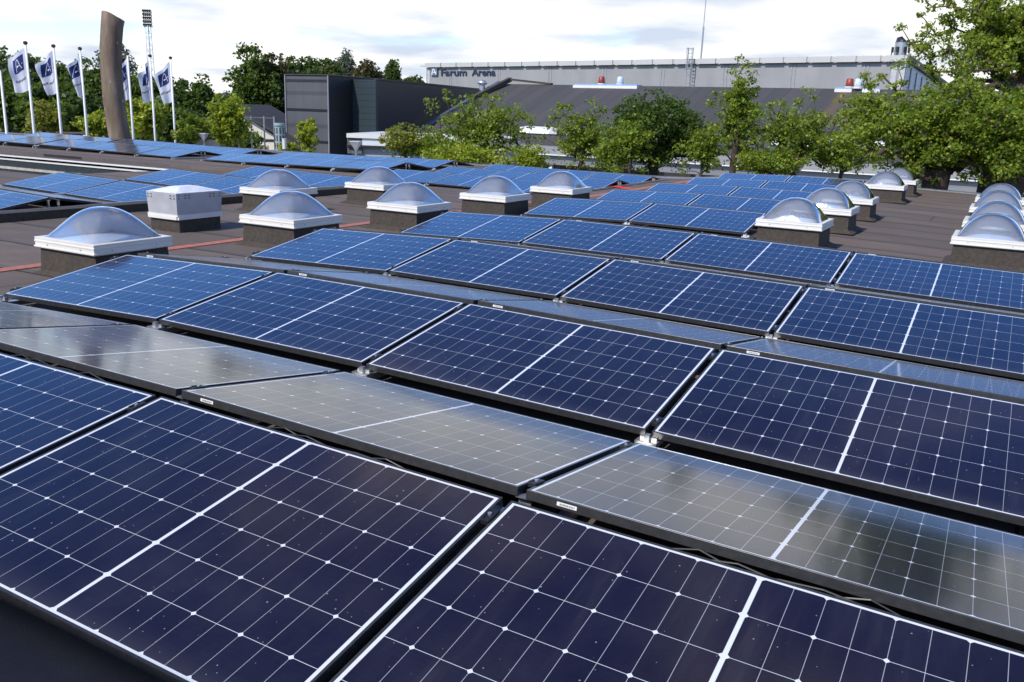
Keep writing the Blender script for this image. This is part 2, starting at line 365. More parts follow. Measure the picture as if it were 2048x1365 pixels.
strip('roof_upstand', -5.05, 1.5, -4.75, 14.6, .26, .11, MAT['curb'], label='long low dark felt upstand between the domes and the left panels', cat='roof upstand')
strip('roof_upstand', -24, 15.6, -8.5, 16.0, .35, .08, MAT['roof'], label='low felt covered ridge in front of the far left panels', cat='roof upstand')
# ------------------------------------------------------------------ solar panels
L, W, TH = Q['L'], Q['W'], .035
def make_panel(with_label=True):
    r = empty('solar_panel', (0, 0, 0))
    f = MB(); lip = .010; e = .0022
    # outer frame, local origin = middle of the lower edge, top surface at z=0
    for (x0, y0, x1, y1) in ((-L/2, 0, L/2, lip), (-L/2, W-lip, L/2, W), (-L/2, lip, -L/2+lip, W-lip), (L/2-lip, lip, L/2, W-lip)):
        f.box(x0, y0, -TH, x1, y1, 0)
    for (x0, y0, x1, y1) in ((-L/2+.001, lip, L/2-.001, lip+.02), (-L/2+.001, W-lip-.02, L/2-.001, W-lip)):
        f.box(x0, y0, -TH, x1, y1, -TH+.003)
    f.build('frame', MAT['pvframe'], r, bevel=.0012)
    gl = MB(); gl.m = 0; x, y = L/2-lip, W/2-lip
    gl.add([(-x, -y, 0), (x, -y, 0), (x, y, 0), (-x, y, 0)], [(0, 1, 2, 3)]); gl.m = 1
    gl.add([(-x, -y, -.005), (x, -y, -.005), (x, y, -.005), (-x, y, -.005)], [(3, 2, 1, 0)])
    o = gl.build('glass', [MAT['pv'], MAT['backsheet']], r); o.location = (0, W/2, -.0015)
    if with_label:
        lb = MB(); lb.m = 0; lb.box(-.045, 0, -.009, .045, .0012, .009); lb.m = 1
        rr = random.Random(4); xx = -.036
        while xx < .034:
            wv = rr.choice((.0012, .002, .003)); lb.box(xx, .0013, -.005, xx+wv, .0017, .004); xx += wv+rr.choice((.0015, .0022, .003))
        o = lb.build('rating_label', [MAT['white'], MAT['black']], r); o.location = (.70, W, -.017); o.scale = (.85, 1, .75)
    return r
proto = make_panel(); proto_far = make_panel(False)
PC = {True: child_map()[proto.name], False: child_map()[proto_far.name]}; used = {True: False, False: False}
def put_panel(o3, u, v, label, group, near=True):
    """o3 lower-edge middle point on the top face, u along the row, v up the slope"""
    src = proto if near else proto_far
    if not used[near]: r = src; used[near] = True
    else:
        r = src.copy(); col.objects.link(r)
        for ch in PC[near]:
            c = ch.copy(); col.objects.link(c); c.parent = r
    u = Vector(u).normalized(); v = Vector(v); v = (v-u*v.dot(u)).normalized(); n = u.cross(v)
    m = Matrix((u, v, n)).transposed().to_4x4(); m.translation = Vector(o3); r.matrix_world = m
    tag(r, label, 'solar panel', group); return r
T = rad(Q['tilt']); CT, ST = math.cos(T), math.sin(T)
def lean(rng): return rng.uniform(-.0035, .0035)
rng = random.Random(7)
def main_pt(kind, r, i, high, e):
    x = i*(L+Q['gu'])+e*L
    if kind == 'd': y = r*(2*W*CT+Q['rg']+Q['vg'])+(W*CT if high else 0)
    else: y = r*(2*W*CT+Q['rg']+Q['vg'])+W*CT+Q['rg']+(0 if high else W*CT)
    z = W*ST if high else 0
    if r >= 4: x += Q['ex']; y += Q['ey']+(r-4)*Q['epy']
    return Vector((x, y, z+rz_(min(x, 8.6), y)))
ROWW = ['front', 'second', 'third', 'fourth', 'fifth', 'sixth', 'seventh', 'eighth', 'ninth']
cols_of = lambda r: range(0, 5) if r < 4 else range(0, 2)
COLW = ['leftmost', 'second from left', 'third from left', 'fourth from left', 'fifth from left']
for r in range(9):
    for kind in 'dg':
        for i in cols_of(r):
            a = main_pt(kind, r, i, 0, 0); b = main_pt(kind, r, i, 0, 1); c = main_pt(kind, r, i, 1, 0); d = main_pt(kind, r, i, 1, 1)
            u = ((b-a)+(d-c)).normalized(); v = ((c-a)+(d-b)).normalized(); ctr = (a+b+c+d)/4
            if kind == 'g': u = -u
            v = (v-u*v.dot(u)).normalized(); nn = u.cross(v)
            v = (v+nn*lean(rng)).normalized()
            lab = '%s panel, %s %s row of big array' % (COLW[i] if len(cols_of(r)) > 2 else ('left', 'right')[i], ROWW[r],
                    'dark viewer-facing' if kind == 'd' else 'pale away-tilting')
            put_panel(ctr-v*W/2, u, v, lab, 'dark panels of the big array' if kind == 'd' else 'pale backward tilted panels of the big array', r < 4)
# mounting rails: one under each seam of the big array -------------------------------------------------
def clampmesh():
    m = MB(); m.m = 0; m.box(-.016, -.04, -.012, .016, .04, .003); m.m = 1
    m.tube([(0, 0, .002), (0, 0, .010)], .0075, 8); m.m = 0
    m.box(-.019, -.026, .002, -.010, .026, .006); m.box(.010, -.026, .002, .019, .026, .006); return m
def bracketmesh():
    m = MB(); m.box(-.055, -.035, -.03, .055, .02, -.012); m.box(-.05, -.085, -.05, .01, .03, -.034); m.box(-.012, -.02, -.034, .012, .01, .02)
    m.box(-.04, .0, -.012, .045, .03, .004); return m
def postmesh(h):
    m = MB(); m.box(-.025, -.004, -h, .025, .004, 0); m.box(-.025, -.03, -h, .025, .03, -h+.006); m.box(-.025, -.004, -.006, .025, .03, 0)
    return m
tmp_cl = clampmesh().build('clamp', [MAT['black'], MAT['alu']]); tmp_br = bracketmesh().build('bracket', MAT['alu'])
tmp_po = postmesh(.25).build('support_post', MAT['alu'])
ME = {'clamp': tmp_cl.data, 'bracket': tmp_br.data, 'support_post': tmp_po.data}
for o in (tmp_cl, tmp_br, tmp_po): bpy.data.objects.remove(o)
def addp(name, parent, loc, rot=(0, 0, 0)):
    o = bpy.data.objects.new(name, ME[name]); col.objects.link(o); o.parent = parent; o.location = loc; o.rotation_euler = rot; return o
def rail_thing(x, ya, yb, rows, zf, label, group, detail=True):
    r = empty('mounting_rail', (x, ya, zroof(x, ya)), label=label, cat='mounting rail', group=group)
    base = Vector(r.location); m = MB(); n = max(2, int((yb-ya)/.8))
    pts = [Vector((x, ya+(yb-ya)*k/n, zroof(x, ya+(yb-ya)*k/n)+.035))-base for k in range(n+1)]
    for p, q in zip(pts, pts[1:]): m.bar(p, q, .045, .04)
    m.build('base_rail', MAT['alu'], r)
    for (y0, z0, y1, z1, y2, z2, y3, z3) in rows:      # low, ridge near side, ridge far side, low far side
        P = lambda y, z: Vector((x, y, z))-base
        addp('bracket', r, P(y0-.01, z0-.035))
        for y, z in ((y1-.03, z1-.035), (y2+.03, z2-.035)):
            o = addp('support_post', r, P(y, z)); o.rotation_euler = (0, 0, 0 if y < y2 else math.pi)
        if detail:
            for (ya_, za_, yb_, zb_) in ((y0, z0, y1, z1), (y2, z2, y3, z3)):
                sl_ = math.atan2(zb_-za_, yb_-ya_)
                for f in (.10, .90):
                    addp('clamp', r, P(ya_+(yb_-ya_)*f, za_+(zb_-za_)*f), (sl_, 0, 0))
    return r
for blk, (r0, r1, ns) in enumerate(((0, 3, 6), (4, 8, 3))):
    for s in range(ns):
        rows = []
        for r in range(r0, r1+1):
            i, e = (s, 0) if s < ns-1 else (s-1, 1)
            q = [main_pt('d', r, i, 0, e), main_pt('d', r, i, 1, e), main_pt('g', r, i, 1, e), main_pt('g', r, i, 0, e)]
            xx = q[0].x-(Q['gu']/2 if e == 0 else -Q['gu']/2)
            rows.append(sum([[p.y, p.z] for p in q], []))
        rail_thing(xx, rows[0][0]-.12, rows[-1][6]+.12, rows, None,
                   ('aluminium rail under the %s seam from the left, %s' % (ORD[s], ('near big array', 'far block beside domes')[blk])), 'mounting rails under the big array', blk == 0)
# separate arrays further left ------------------------------------------------------------------------
def array(name, x0, y0, z0, sx, sy, rows, cols, words, group, rot=0., first_d=True):
    cr, sr = math.cos(rad(rot)), math.sin(rad(rot))
    def pos(kind, r, i, high, e):
        u = i*(L+.034)+e*L
        v = r*2.54 + ((W*CT if high else 0) if kind == 'd' else W*CT+.10+(0 if high else W*CT))
        return Vector((x0+u*cr-v*sr, y0+u*sr+v*cr, z0+sx*u+sy*v+(W*ST if high else 0)))
    for r in rows:
        for kind in 'dg':
            for i in cols:
                a = pos(kind, r, i, 0, 0); b = pos(kind, r, i, 0, 1); c = pos(kind, r, i, 1, 0); d = pos(kind, r, i, 1, 1)
                u = (b-a+d-c).normalized(); v = (c-a).normalized(); ctr = (a+b+c+d)/4
                if kind == 'g': u = -u
                n = u.cross(v); v = (v+n*lean(rng)).normalized(); u = (u+n*lean(rng)*2).normalized()
                k = i-cols[0]; cw = 'leftmost' if k == 0 else ('rightmost' if i == cols[-1] else ORD[k]+' from left')
                rw = ORD[r-rows[0]]
                put_panel(ctr-v*W/2, u, v, '%s %s panel, %s row, %s' % (cw, 'viewer-facing' if kind == 'd' else 'away-facing', rw, words), group, False)
    for s in list(cols)+[cols[-1]+1]:
        i, e = (s, 0) if s <= cols[-1] else (s-1, 1); rr = []
        for r in rows:
            q = [pos('d', r, i, 0, e), pos('d', r, i, 1, e), pos('g', r, i, 1, e), pos('g', r, i, 0, e)]
            rr.append(sum([[p.y, p.z] for p in q], [])); xx = q[0].x+(-.017 if e == 0 else .017)
        rail_thing(xx, rr[0][0]-.12, rr[-1][6]+.15, rr, None, 'aluminium rail under the %s seam of the %s' % (ORD[s-cols[0]], words), 'mounting rails under the '+words, False)
array('L', -9.143, 8.119, -.067, -.025, -.010, [-1, 0, 1, 2], [0, 1], 'left block beside the vent box', 'panels of the left block')
array('M', -7.50, 16.60, -.215, -.010, -.006, [0, 1, 2], [0, 1, 2], 'middle block behind the domes', 'panels of the middle block')
array('N', -15.60, 18.53, -.25, .012, -.004, [0, 1], [0, 1, 2, 3], 'far middle block by the tower', 'panels of the far middle block')
array('O', -23.85, 18.42, -.15, -.013, -.006, [0, 1], [0, 1, 2, 3], 'far left block by the flagpoles', 'panels of the far left block')
array('P', -29.30, 18.42, -.11, -.010, -.006, [0, 1], [0, 1, 2], 'farthest left block at the picture edge', 'panels of the farthest left block')
# red cable runs at the right end of the middle block
for k, (p, q_, lab) in enumerate((((-2.9, 19.9), (-1.5, 19.7), 'red cable lying at the open end of the middle block'),
                      ((-8.3, 18.9), (-7.6, 18.9), 'red cable lying between the two far blocks'))):
    m = MB(); zz = zroof(p[0], p[1])
    for dy in (0, .05, .10): m.tube([(p[0], p[1]+dy, zz+.03), ((p[0]+q_[0])/2, p[1]+dy+.03, zz+.05), (q_[0], q_[1]+dy, zz+.03)], .018, 6)
    tag(m.build('cable_run', MAT['redcable']), lab, 'cable', 'red cable runs')
# black cables under the first two ridges
for r in (0,):
    for i in range(1, 4):
        m = MB(); rg = random.Random(r*7+i); a = main_pt('g', r, i, 1, .15); b = main_pt('g', r, i, 1, .75)
        for q in range(3):
            pts = []
            for k in range(9):
                t = k/8; p = a.lerp(b, t); pts.append((p.x, p.y-.055+.012*q, p.z-.05-.03*math.sin(t*math.pi*(2+q))-.008*rg.random()))
            m.tube(pts, .0032, 5)
        c = a.lerp(b, .5); m.tube([(c.x-.05, c.y-.055, c.z-.06), (c.x+.05, c.y-.055, c.z-.062)], .009, 8)
        tag(m.build('panel_cable', MAT['black']), 'black cables hanging in the ridge gap behind the %s front panel' % ORD[i], 'cable', 'black cables in the ridge gap')
# ------------------------------------------------------------------ skylight domes
SW = .86
def dome_mat():
    t = NT('clear_acrylic'); t.t.nodes.remove(t.b); o = t.t.nodes['Material Output']
    tr = t.n('ShaderNodeBsdfTransparent'); tr.inputs[0].default_value = (.93, .95, .97, 1)
    gl = t.n('ShaderNodeBsdfGlossy'); gl.inputs['Roughness'].default_value = .045; gl.inputs[0].default_value = (1, 1, 1, 1)
    df = t.n('ShaderNodeBsdfDiffuse'); df.inputs[0].default_value = (.75, .77, .80, 1)
    fr = t.n('ShaderNodeFresnel'); fr.inputs[0].default_value = 1.55
    bp = t.n('ShaderNodeBump'); bp.inputs['Strength'].default_value = .16; bp.inputs['Distance'].default_value = .03
    t.l(t.noise(5.5, 2, None, .5, (1, 1, .6)), bp.inputs['Height']); t.l(bp.outputs[0], gl.inputs['Normal'])
    f2 = t.math('MULTIPLY', fr.outputs[0], 2.0, clamp=True)
    m1 = t.n('ShaderNodeMixShader'); m1.inputs[0].default_value = .10; t.l(tr.outputs[0], m1.inputs[1]); t.l(df.outputs[0], m1.inputs[2])
    m2 = t.n('ShaderNodeMixShader'); t.l(t.math('ADD', f2, .04, clamp=True), m2.inputs[0]); t.l(m1.outputs[0], m2.inputs[1]); t.l(gl.outputs[0], m2.inputs[2])
    t.l(m2.outputs[0], o.inputs[0]); return t.m
MAT['dome'] = dome_mat()
MAT['well'] = plain('white_well_lining', (.62, .63, .64), .5, 0, .08, 4)
MAT['opal'] = plain('opal_inner_pane', (.80, .82, .85), .25, 0, .04, 3)
def make_dome():
    h = SW/2; r = empty('roof_light', (0, 0, 0)); zf = .335     # origin: middle of the base on the roof
    c = MB(); i = h-.035
    b = [(-i-.11, -i-.11), (i+.11, -i-.11), (i+.11, i+.11), (-i-.11, i+.11)]; mid = [(-i, -i), (i, -i), (i, i), (-i, i)]; inn = [(-i+.07, -i+.07), (i-.07, -i+.07), (i-.07, i-.07), (-i+.07, i-.07)]
    vs = [(x, y, -.03) for x, y in b]+[(x*1.03, y*1.03, .022) for x, y in mid]+[(x, y, zf-.09) for x, y in mid]+[(x, y, zf-.09) for x, y in inn]+[(x, y, -.3) for x, y in inn]
    fs = []
    for lv in range(4):
        for k in range(4): fs.append((lv*4+k, lv*4+(k+1) % 4, (lv+1)*4+(k+1) % 4, (lv+1)*4+k))
    c.add(vs, fs[:12]); o = c.build('curb', MAT['curb'], r, bevel=.006)
    wl_ = MB(); wl_.add(vs, fs[12:]); k_ = i-.069; wl_.add([(-k_, -k_, .04), (k_, -k_, .04), (k_, k_, .04), (-k_, k_, .04)], [(0, 1, 2, 3)])
    wl_.build('well_lining', MAT['well'], r)
    fm = MB()
    prof = [(h-.035, zf-.10), (h-.004, zf-.10), (h+.004, zf-.092), (h+.004, zf-.080), (h-.006, zf-.076), (h-.006, zf-.046), (h-.001, zf-.042), (h-.001, zf-.030), (h-.006, zf-.026), (h-.004, zf-.003), (h-.008, zf), (h-.055, zf), (h-.06, zf-.01), (h-.06, zf-.09)]
    vs = []; n = len(prof)
    for sx_, sy_ in ((-1, -1), (1, -1), (1, 1), (-1, 1)): vs += [(sx_*p, sy_*p, z) for p, z in prof]
    fs = []
    for q in range(4):
        for k in range(n-1): fs.append((q*n+k, ((q+1) % 4)*n+k, ((q+1) % 4)*n+k+1, q*n+k+1))
    fm.add(vs, fs); fm.build('frame', MAT['aluw'], r)
    for q in range(4):
        for x in (-.24, .24):
            sc = MB(); sc.M = Matrix.Rotation(q*math.pi/2, 4, 'Z'); sc.tube([(x, -h-.001, zf-.062), (x, -h+.012, zf-.062)], .006, 8); sc.build('screw', MAT['steel'], r)
    for off, zz, mt, nm, hh in ((.058, zf-.004, MAT['dome'], 'dome', .285), (.072, zf-.012, MAT['dome'], 'inner_dome', .268), (.075, zf-.03, MAT['opal'], 'inner_pane', .035)):
        d = MB(); N = 28; a = h-off
        for j in range(N+1):
            for i2 in range(N+1):
                u = -1+2*i2/N; v = -1+2*j/N
                d.v.append((u*a, v*a, zz+hh*((1-abs(u)**2.3)*(1-abs(v)**2.3))**.78))
        for j in range(N):
            for i2 in range(N): k = j*(N+1)+i2; d.f.append((k, k+1, k+N+2, k+N+1)); d.mi.append(0)
        d.build(nm, mt, r, smooth=True)
    return r
dproto = make_dome(); first = True
DOMES = [(-1.25+SW/2, 3.62, 'large clear dome roof light nearest on the left beside the front panels'),
 (-1.27+SW/2, 6.18, 'clear dome roof light second from the front in the left line'),
 (-1.20+SW/2, 8.50, 'clear dome third from the front in the left line'),
 (-1.10+SW/2, 10.75, 'clear dome fourth in the left line with a small sticker'),
 (-.98+SW/2, 12.95, 'clear dome fifth and last of the left line'),
 (-3.98+SW/2, 8.80, 'clear dome just behind the second dome, right of the vent box'),
 (-3.60+SW/2, 10.90, 'clear dome set back in front of the middle panel block'),
 (3.75+.0+SW/2, 10.47, 'nearest dome of the right hand diagonal line by the panels'),
 (3.74+SW/2, 12.90, 'second dome of the right hand diagonal line'),
 (3.74+SW/2, 15.25, 'third dome of the right hand diagonal line'),
 (3.80+SW/2, 19.72, 'fourth dome of the right line, after a gap'),
 (3.82+SW/2, 22.15, 'last dome of the right line near the big oak'),
 (6.10+SW/2, 10.66, 'nearest dome of the overlapping row at the right picture edge'),
 (6.12+SW/2, 12.95, 'second dome of the overlapping row at the right picture edge'),
 (6.10+SW/2, 15.70, 'third dome of the overlapping row at the right edge'),
 (6.10+SW/2, 18.25, 'farthest dome of the overlapping row at the right edge')]
pcm = child_map()
for x, y, lab in DOMES:
    o = dproto if first else copy_tree(dproto, None, pcm); first = False
    yc = y+SW/2
    o.location = (x, yc, .20-.335 if x < 2 else .265-.335)
    zl = zroof(x, yc); o.location.z = (o.location.z+zl)/2 if abs(o.location.z-zl) > .06 else o.location.z
    tag(o, lab, 'roof light', 'clear domed roof lights')
# vent box ---------------------------------------------------------------------------------------------
vb = empty('vent_box', (-2.78, 6.70, zroof(-2.5, 6.8)), label='grey white sheet metal vent box with riveted sides on a dark curb', cat='vent box')
m = MB(); m.box(-.27, -.34, -.05, .27, .34, .17); m.build('curb', MAT['curb'], vb, bevel=.01)
def frust(m, ax, ay, z0, bx_, by_, z1, cap=True):
    vs = [(-ax, -ay, z0), (ax, -ay, z0), (ax, ay, z0), (-ax, ay, z0), (-bx_, -by_, z1), (bx_, -by_, z1), (bx_, by_, z1), (-bx_, by_, z1)]
    return m.add(vs, [(0, 3, 2, 1), (0, 1, 5, 4), (1, 2, 6, 5), (2, 3, 7, 6), (3, 0, 4, 7)]+([(4, 5, 6, 7)] if cap else []))
VM = plain('weathered_pale_sheet', (.40, .40, .41), .5, .15, .14, 5)
m = MB(); frust(m, .268, .362, .225, .278, .376, .500); m.build('housing', VM, vb, bevel=.004)
m = MB(); m.box(-.28, -.37, .205, .28, .37, .227); m.box(-.29, -.36, .165, -.26, .36, .206); m.box(.26, -.36, .165, .29, .36, .206); m.box(-.26, -.375, .165, .26, -.35, .206); m.box(-.26, .35, .165, .26, .375, .206)
m.build('base_flange', MAT['aluw'], vb)
m = MB(); frust(m, .27, .37, .501, .10, .15, .56); m.build('cap', plain('pale_blue_white_cap', (.66, .68, .72), .4), vb)
m = MB()
for sx_ in (-1, 1):
    for y in (-.26, -.19, .19, .26, -.37, .37):
        for z in (.47, .435): m.tube([(sx_*.27, y*.9, z), (sx_*.288, y*.9, z)], .006, 8)
for x in (-.20, .20, -.27, .27):
    for z in (.47, .435): m.tube([(x*.9, -.365, z), (x*.9, -.387, z)], .006, 8)
m.build('rivet', MAT['black'], vb)
# small items on the roof
m = MB(); z0 = zroof(-9.3, 21); m.tube([(0, 0, 0), (0, 0, .42)], .09, 14); m.tube([(0, 0, .40), (0, 0, .44)], .10, 14)
o = m.build('vent_pipe', MAT['aluw']); p = atz(537, 303, -.30); o.location = (p.x-1.6, p.y+2.6, -.33); tag(o, 'short pale vent pipe on the far roof left of the tower', 'vent pipe')
# ------------------------------------------------------------------ BUILDINGS
def metal_clad(name, c, pitch, vertical=0, rough=.45, dark=.35, frac=.1):
    t = NT(name); s_ = t.n('ShaderNodeSeparateXYZ'); t.l(t.coord(), s_.inputs[0]); M = t.math
    f = M('FRACT', M('DIVIDE', s_.outputs[2], pitch)); ln = M('LESS_THAN', f, frac)
    if vertical:
        ln = M('MAXIMUM', ln, M('LESS_THAN', M('FRACT', M('DIVIDE', s_.outputs[0], vertical)), .012))
    base = t.ramp(t.noise(.35, 5, None, .6, (1, 1, .4)), (.3, tuple(x*.88 for x in c)), (.7, tuple(min(1, x*1.1) for x in c)))
    t.set(Base_Color=t.mix(M('MULTIPLY', ln, dark), base, tuple(x*.2 for x in c)), Roughness=rough, Metallic=.1)
    t.bump(f, .25, .02); return t.m
# arena hall -----------------------------------------------------------------------------------------
A0 = atd(853, 123, 157); A1 = atd(1812, 116, 112); A1.z = A0.z = (A0.z+A1.z)/2
d_ar = (A1-A0); LA = d_ar.length; d_ar.normalize(); n_ar = Vector((d_ar.y, -d_ar.x, 0)); 
ar = empty('arena_hall', (A0.x, A0.y, -4.1), math.atan2(d_ar.y, d_ar.x), label='big light grey arena hall with a white roof edge', cat='arena')
ZT = A0.z+4.1
m = MB(); m.box(0, 0, 0, LA, .4, ZT-.75); m.build('front_wall', metal_clad('pale_grey_cladding', (.275, .268, .26), .42, 0, .5, .12), ar)
def ar_x(px_):
    p = onwall(px_, 150, A0, d_ar); return (p-A0).dot(d_ar)
for px_ in (901, 998, 1099.5, 1209, 1325, 1450, 1586, 1731):
    x = ar_x(px_); m = MB(); m.box(x-.32, -.06, 0, x-.14, 0, ZT-.78); m.box(x+.14, -.06, 0, x+.32, 0, ZT-.78); m.build('downpipe', plain('cladding_joint', (.27, .27, .27), .5), ar)
for x in (0.3, LA-1.4, LA-.5):
    m = MB(); m.box(x, -.05, 0, x+.6, -.002, ZT-.77); m.build('corner_trim', plain('corner_trim_m', (.42, .42, .42), .5), ar)
fa = plain('roof_edge_white', (.50, .48, .45), .5, .2, .04, .5)
px0 = [853, 887, 918, 950, 982, 1015, 1049, 1084, 1120, 1157, 1194, 1231, 1269, 1310, 1351, 1393, 1436, 1480, 1524, 1571, 1618, 1666, 1716, 1765, 1812]
for a, b in zip(px0, px0[1:]):
    xa, xb = ar_x(a), ar_x(b); m = MB(); m.box(xa+.28, -.55, ZT-.72, xb-.28, .2, ZT-.05); m.box(xa, -.38, ZT-.68, xb, .2, ZT-.1); m.build('roof_edge', fa, ar)
m = MB(); m.box(-1.2, -.35, ZT-.55, .3, .1, ZT-.4); m.build('edge_hook', fa, ar)
# receding east side with its falling roof line
DP = 34.0
def east(px_, yt):
    pass
e_dir = -n_ar
p_e = None
for k in range(1, 400):
    q = A1+e_dir*(k*.25)
    v = q-CAM; sx_ = 1024+Q['f']*v.dot(R_)/v.dot(F_)
    if sx_ >= 1890: p_e = q; break
zE = (CAM+ray(1890, 172)*((p_e-CAM).dot(Vector((F_.x, F_.y, 0)))/ray(1890, 172).dot(Vector((F_.x, F_.y, 0))))).z+4.1
DE = k*.25
m = MB(); m.add([(LA, 0, 0), (LA, DE*1.3, 0), (LA, DE*1.3, max(2, ZT-(ZT-zE)*1.3)), (LA, 0, ZT-.7)], [(0, 1, 2, 3)])
m.add([(0, .4, ZT-.7), (LA, .4, ZT-.7), (LA, DE*1.3, max(2, ZT-(ZT-zE)*1.3)), (0, DE*1.3, max(2, ZT-(ZT-zE)*1.3))], [(0, 1, 2, 3)])
m.build('side_wall', metal_clad('side_white', (.62, .63, .65), .8, 0, .5, .2), ar)
m = MB(); m.bar((LA+.1, 0, ZT-.3), (LA+.1, DE*1.3, max(2.4, ZT-(ZT-zE)*1.3+.4)), .5, .7); m.build('verge', plain('verge_dark', (.13, .12, .11), .6), ar)
for k in range(1, 9):
    y = DE*1.3*k/9; zt_ = ZT-.9-(ZT-zE)*1.3*k/9
    m = MB(); m.box(LA+.01, y, 0, LA+.08, y+.22, max(.5, zt_)); m.build('wall_post', plain('side_post', (.16, .16, .17), .6), ar)
# lettering
def place_text(parent, s, size, x, z, y, mat, depth, name='lettering', xs_=1.0):
    vs, fs = text_geo(s, size); m = MB(); nv = len(vs)
    v2 = [(x+v[0]*xs_, y, z+v[1]) for v in vs]+[(x+v[0]*xs_, y+depth, z+v[1]) for v in vs]
    edges = {}
    for f in fs:
        for a, b in zip(f, f[1:]+f[:1]): edges[(a, b)] = edges.get((a, b), 0)+1
    side = [(a, b, b+nv, a+nv) for (a, b) in edges if (b, a) not in edges]
    m.add(v2, [tuple(f) for f in fs]+side); o = m.build(name, mat, parent); return o, max(v[0] for v in vs)*xs_
navy = plain('navy_sign_letters', (.016, .030, .060), .45)
sg = empty('arena_sign', (A0.x, A0.y, -4.1), math.atan2(d_ar.y, d_ar.x), label='navy Farum Arena sign with square emblem high on the arena wall', cat='sign')
zb = onwall(880, 152, A0, d_ar).z+4.1; zt2 = onwall(880, 138.5, A0, d_ar).z+4.1; cap = (zt2-zb)
xa, xb, xc, xd = ar_x(882), ar_x(934.5), ar_x(945), ar_x(991.5)
for s_, x_, x2 in (('Farum', xa, xb), ('Arena', xc, xd)):
    vs, fs = text_geo(s_, cap/.70); wd = max(v[0] for v in vs)
    for ch in range(1):
        place_text(sg, s_, cap/.70, x_, zb, -.16, navy, .10, 'lettering', (x2-x_)/wd)
ex0, ex1 = ar_x(864), ar_x(877); ez0 = onwall(870, 151.5, A0, d_ar).z+4.1; ez1 = onwall(870, 137, A0, d_ar).z+4.1
m = MB(); m.box(ex0, -.35, ez0, ex1, -.02, ez1); m.build('emblem_panel', plain('slate_emblem', (.10, .14, .20), .5), sg)
def emblem_mesh(fn, mat, parent, name='emblem', wdt=.06):
    """white mark: tall loop from lower left over the top, down to lower right, with a dot and a level stroke"""
    m = MB(); arc = [(.22, .08), (.25, .35), (.30, .62), (.38, .82), (.48, .88), (.57, .78), (.62, .60), (.72, .36), (.84, .14)]
    ln = [(.42, .42), (.62, .40), (.92, .46)]
    for pl in (arc, ln):
        for (x0, y0), (x1, y1) in zip(pl, pl[1:]):
            dx, dy = x1-x0, y1-y0; l = math.hypot(dx, dy); nx, ny = -dy/l*wdt/2, dx/l*wdt/2
            m.add([fn(x0+nx, y0+ny), fn(x0-nx, y0-ny), fn(x1-nx, y1-ny), fn(x1+nx, y1+ny)], [(0, 1, 2, 3)])
    c = [(.42+.07*math.cos(t*math.pi/4), .42+.07*math.sin(t*math.pi/4)) for t in range(8)]
    m.add([fn(x, y) for x, y in c], [tuple(range(8))]); return m.build(name, mat, parent)
emblem_mesh(lambda x, y: (ex0+(ex1-ex0)*x, -.37, ez0+(ez1-ez0)*y), MAT['white'], sg, wdt=.11)
# ladder, mast and tank
lx = ar_x(1385); ld = empty('roof_ladder', tuple(A0+d_ar*lx+n_ar*.9)[:2]+(0,), math.atan2(d_ar.y, d_ar.x), label='caged steel ladder climbing the arena wall and past its roof', cat='ladder')
lz0 = onwall(1385, 172, A0, d_ar).z; lz1 = onwall(1385, 97, A0, d_ar).z
m = MB()
for x in (-.35, .35): m.tube([(x, 0, lz0), (x, 0, lz1)], .06, 6)
m.build('rail', MAT['steel'], ld); m = MB(); z = lz0
while z < lz1: m.tube([(-.35, 0, z), (.35, 0, z)], .035, 5); z += .45
m.build('rung', MAT['steel'], ld); m = MB(); z = lz0+2
while z < lz1+.1:
    m.tube([(-.45+.0*k, 0, z) if k == 0 else ((-.45*math.cos(k*math.pi/6)), -.75*math.sin(k*math.pi/6), z) for k in range(7)], .03, 5); z += 1.3
for k in (1, 3, 5): m.tube([(-.45*math.cos(k*math.pi/6), -.75*math.sin(k*math.pi/6), lz0+2), (-.45*math.cos(k*math.pi/6), -.75*math.sin(k*math.pi/6), lz1)], .03, 5)
m.build('cage', MAT['steel'], ld)
p = A0+d_ar*ar_x(1396)-n_ar*.4
m = MB(); m.tube([(p.x, p.y, A0.z-2), (p.x, p.y, A0.z+4)], .12, 8); m.tube([(p.x, p.y, A0.z+4), (p.x, p.y, A0.z+13)], .06, 6)
tag(m.build('antenna_mast', MAT['steel']), 'tall thin antenna mast rising beside the ladder on the arena roof', 'mast')
p = A0+d_ar*ar_x(1782)-n_ar*2; tk = empty('exhaust_stack', (p.x, p.y, A0.z-.5), label='stubby grey exhaust stack with side brackets on the arena roof', cat='exhaust stack')
m = MB(); m.tube([(0, 0, 0), (0, 0, 2.0), (0, 0, 2.05)], [.68, .68, .74], 18); m.build('drum', MAT['steel'], tk)
m = MB(); m.tube([(0, 0, 2.05), (0, 0, 2.35), (.15, 0, 2.5)], [.65, .6, .3], 12); m.build('cap', MAT['black'], tk)
for a in (0, 1.2, 2.2, 3.4, 4.4, 5.4):
    m = MB(); m.box(.75, -.12, .9, 1.0, .12, 1.5); m.bar((.9, 0, .9), (1.05, 0, .2), .1, .1); o = m.build('bracket', MAT['black'], tk); o.rotation_euler = (0, 0, a)
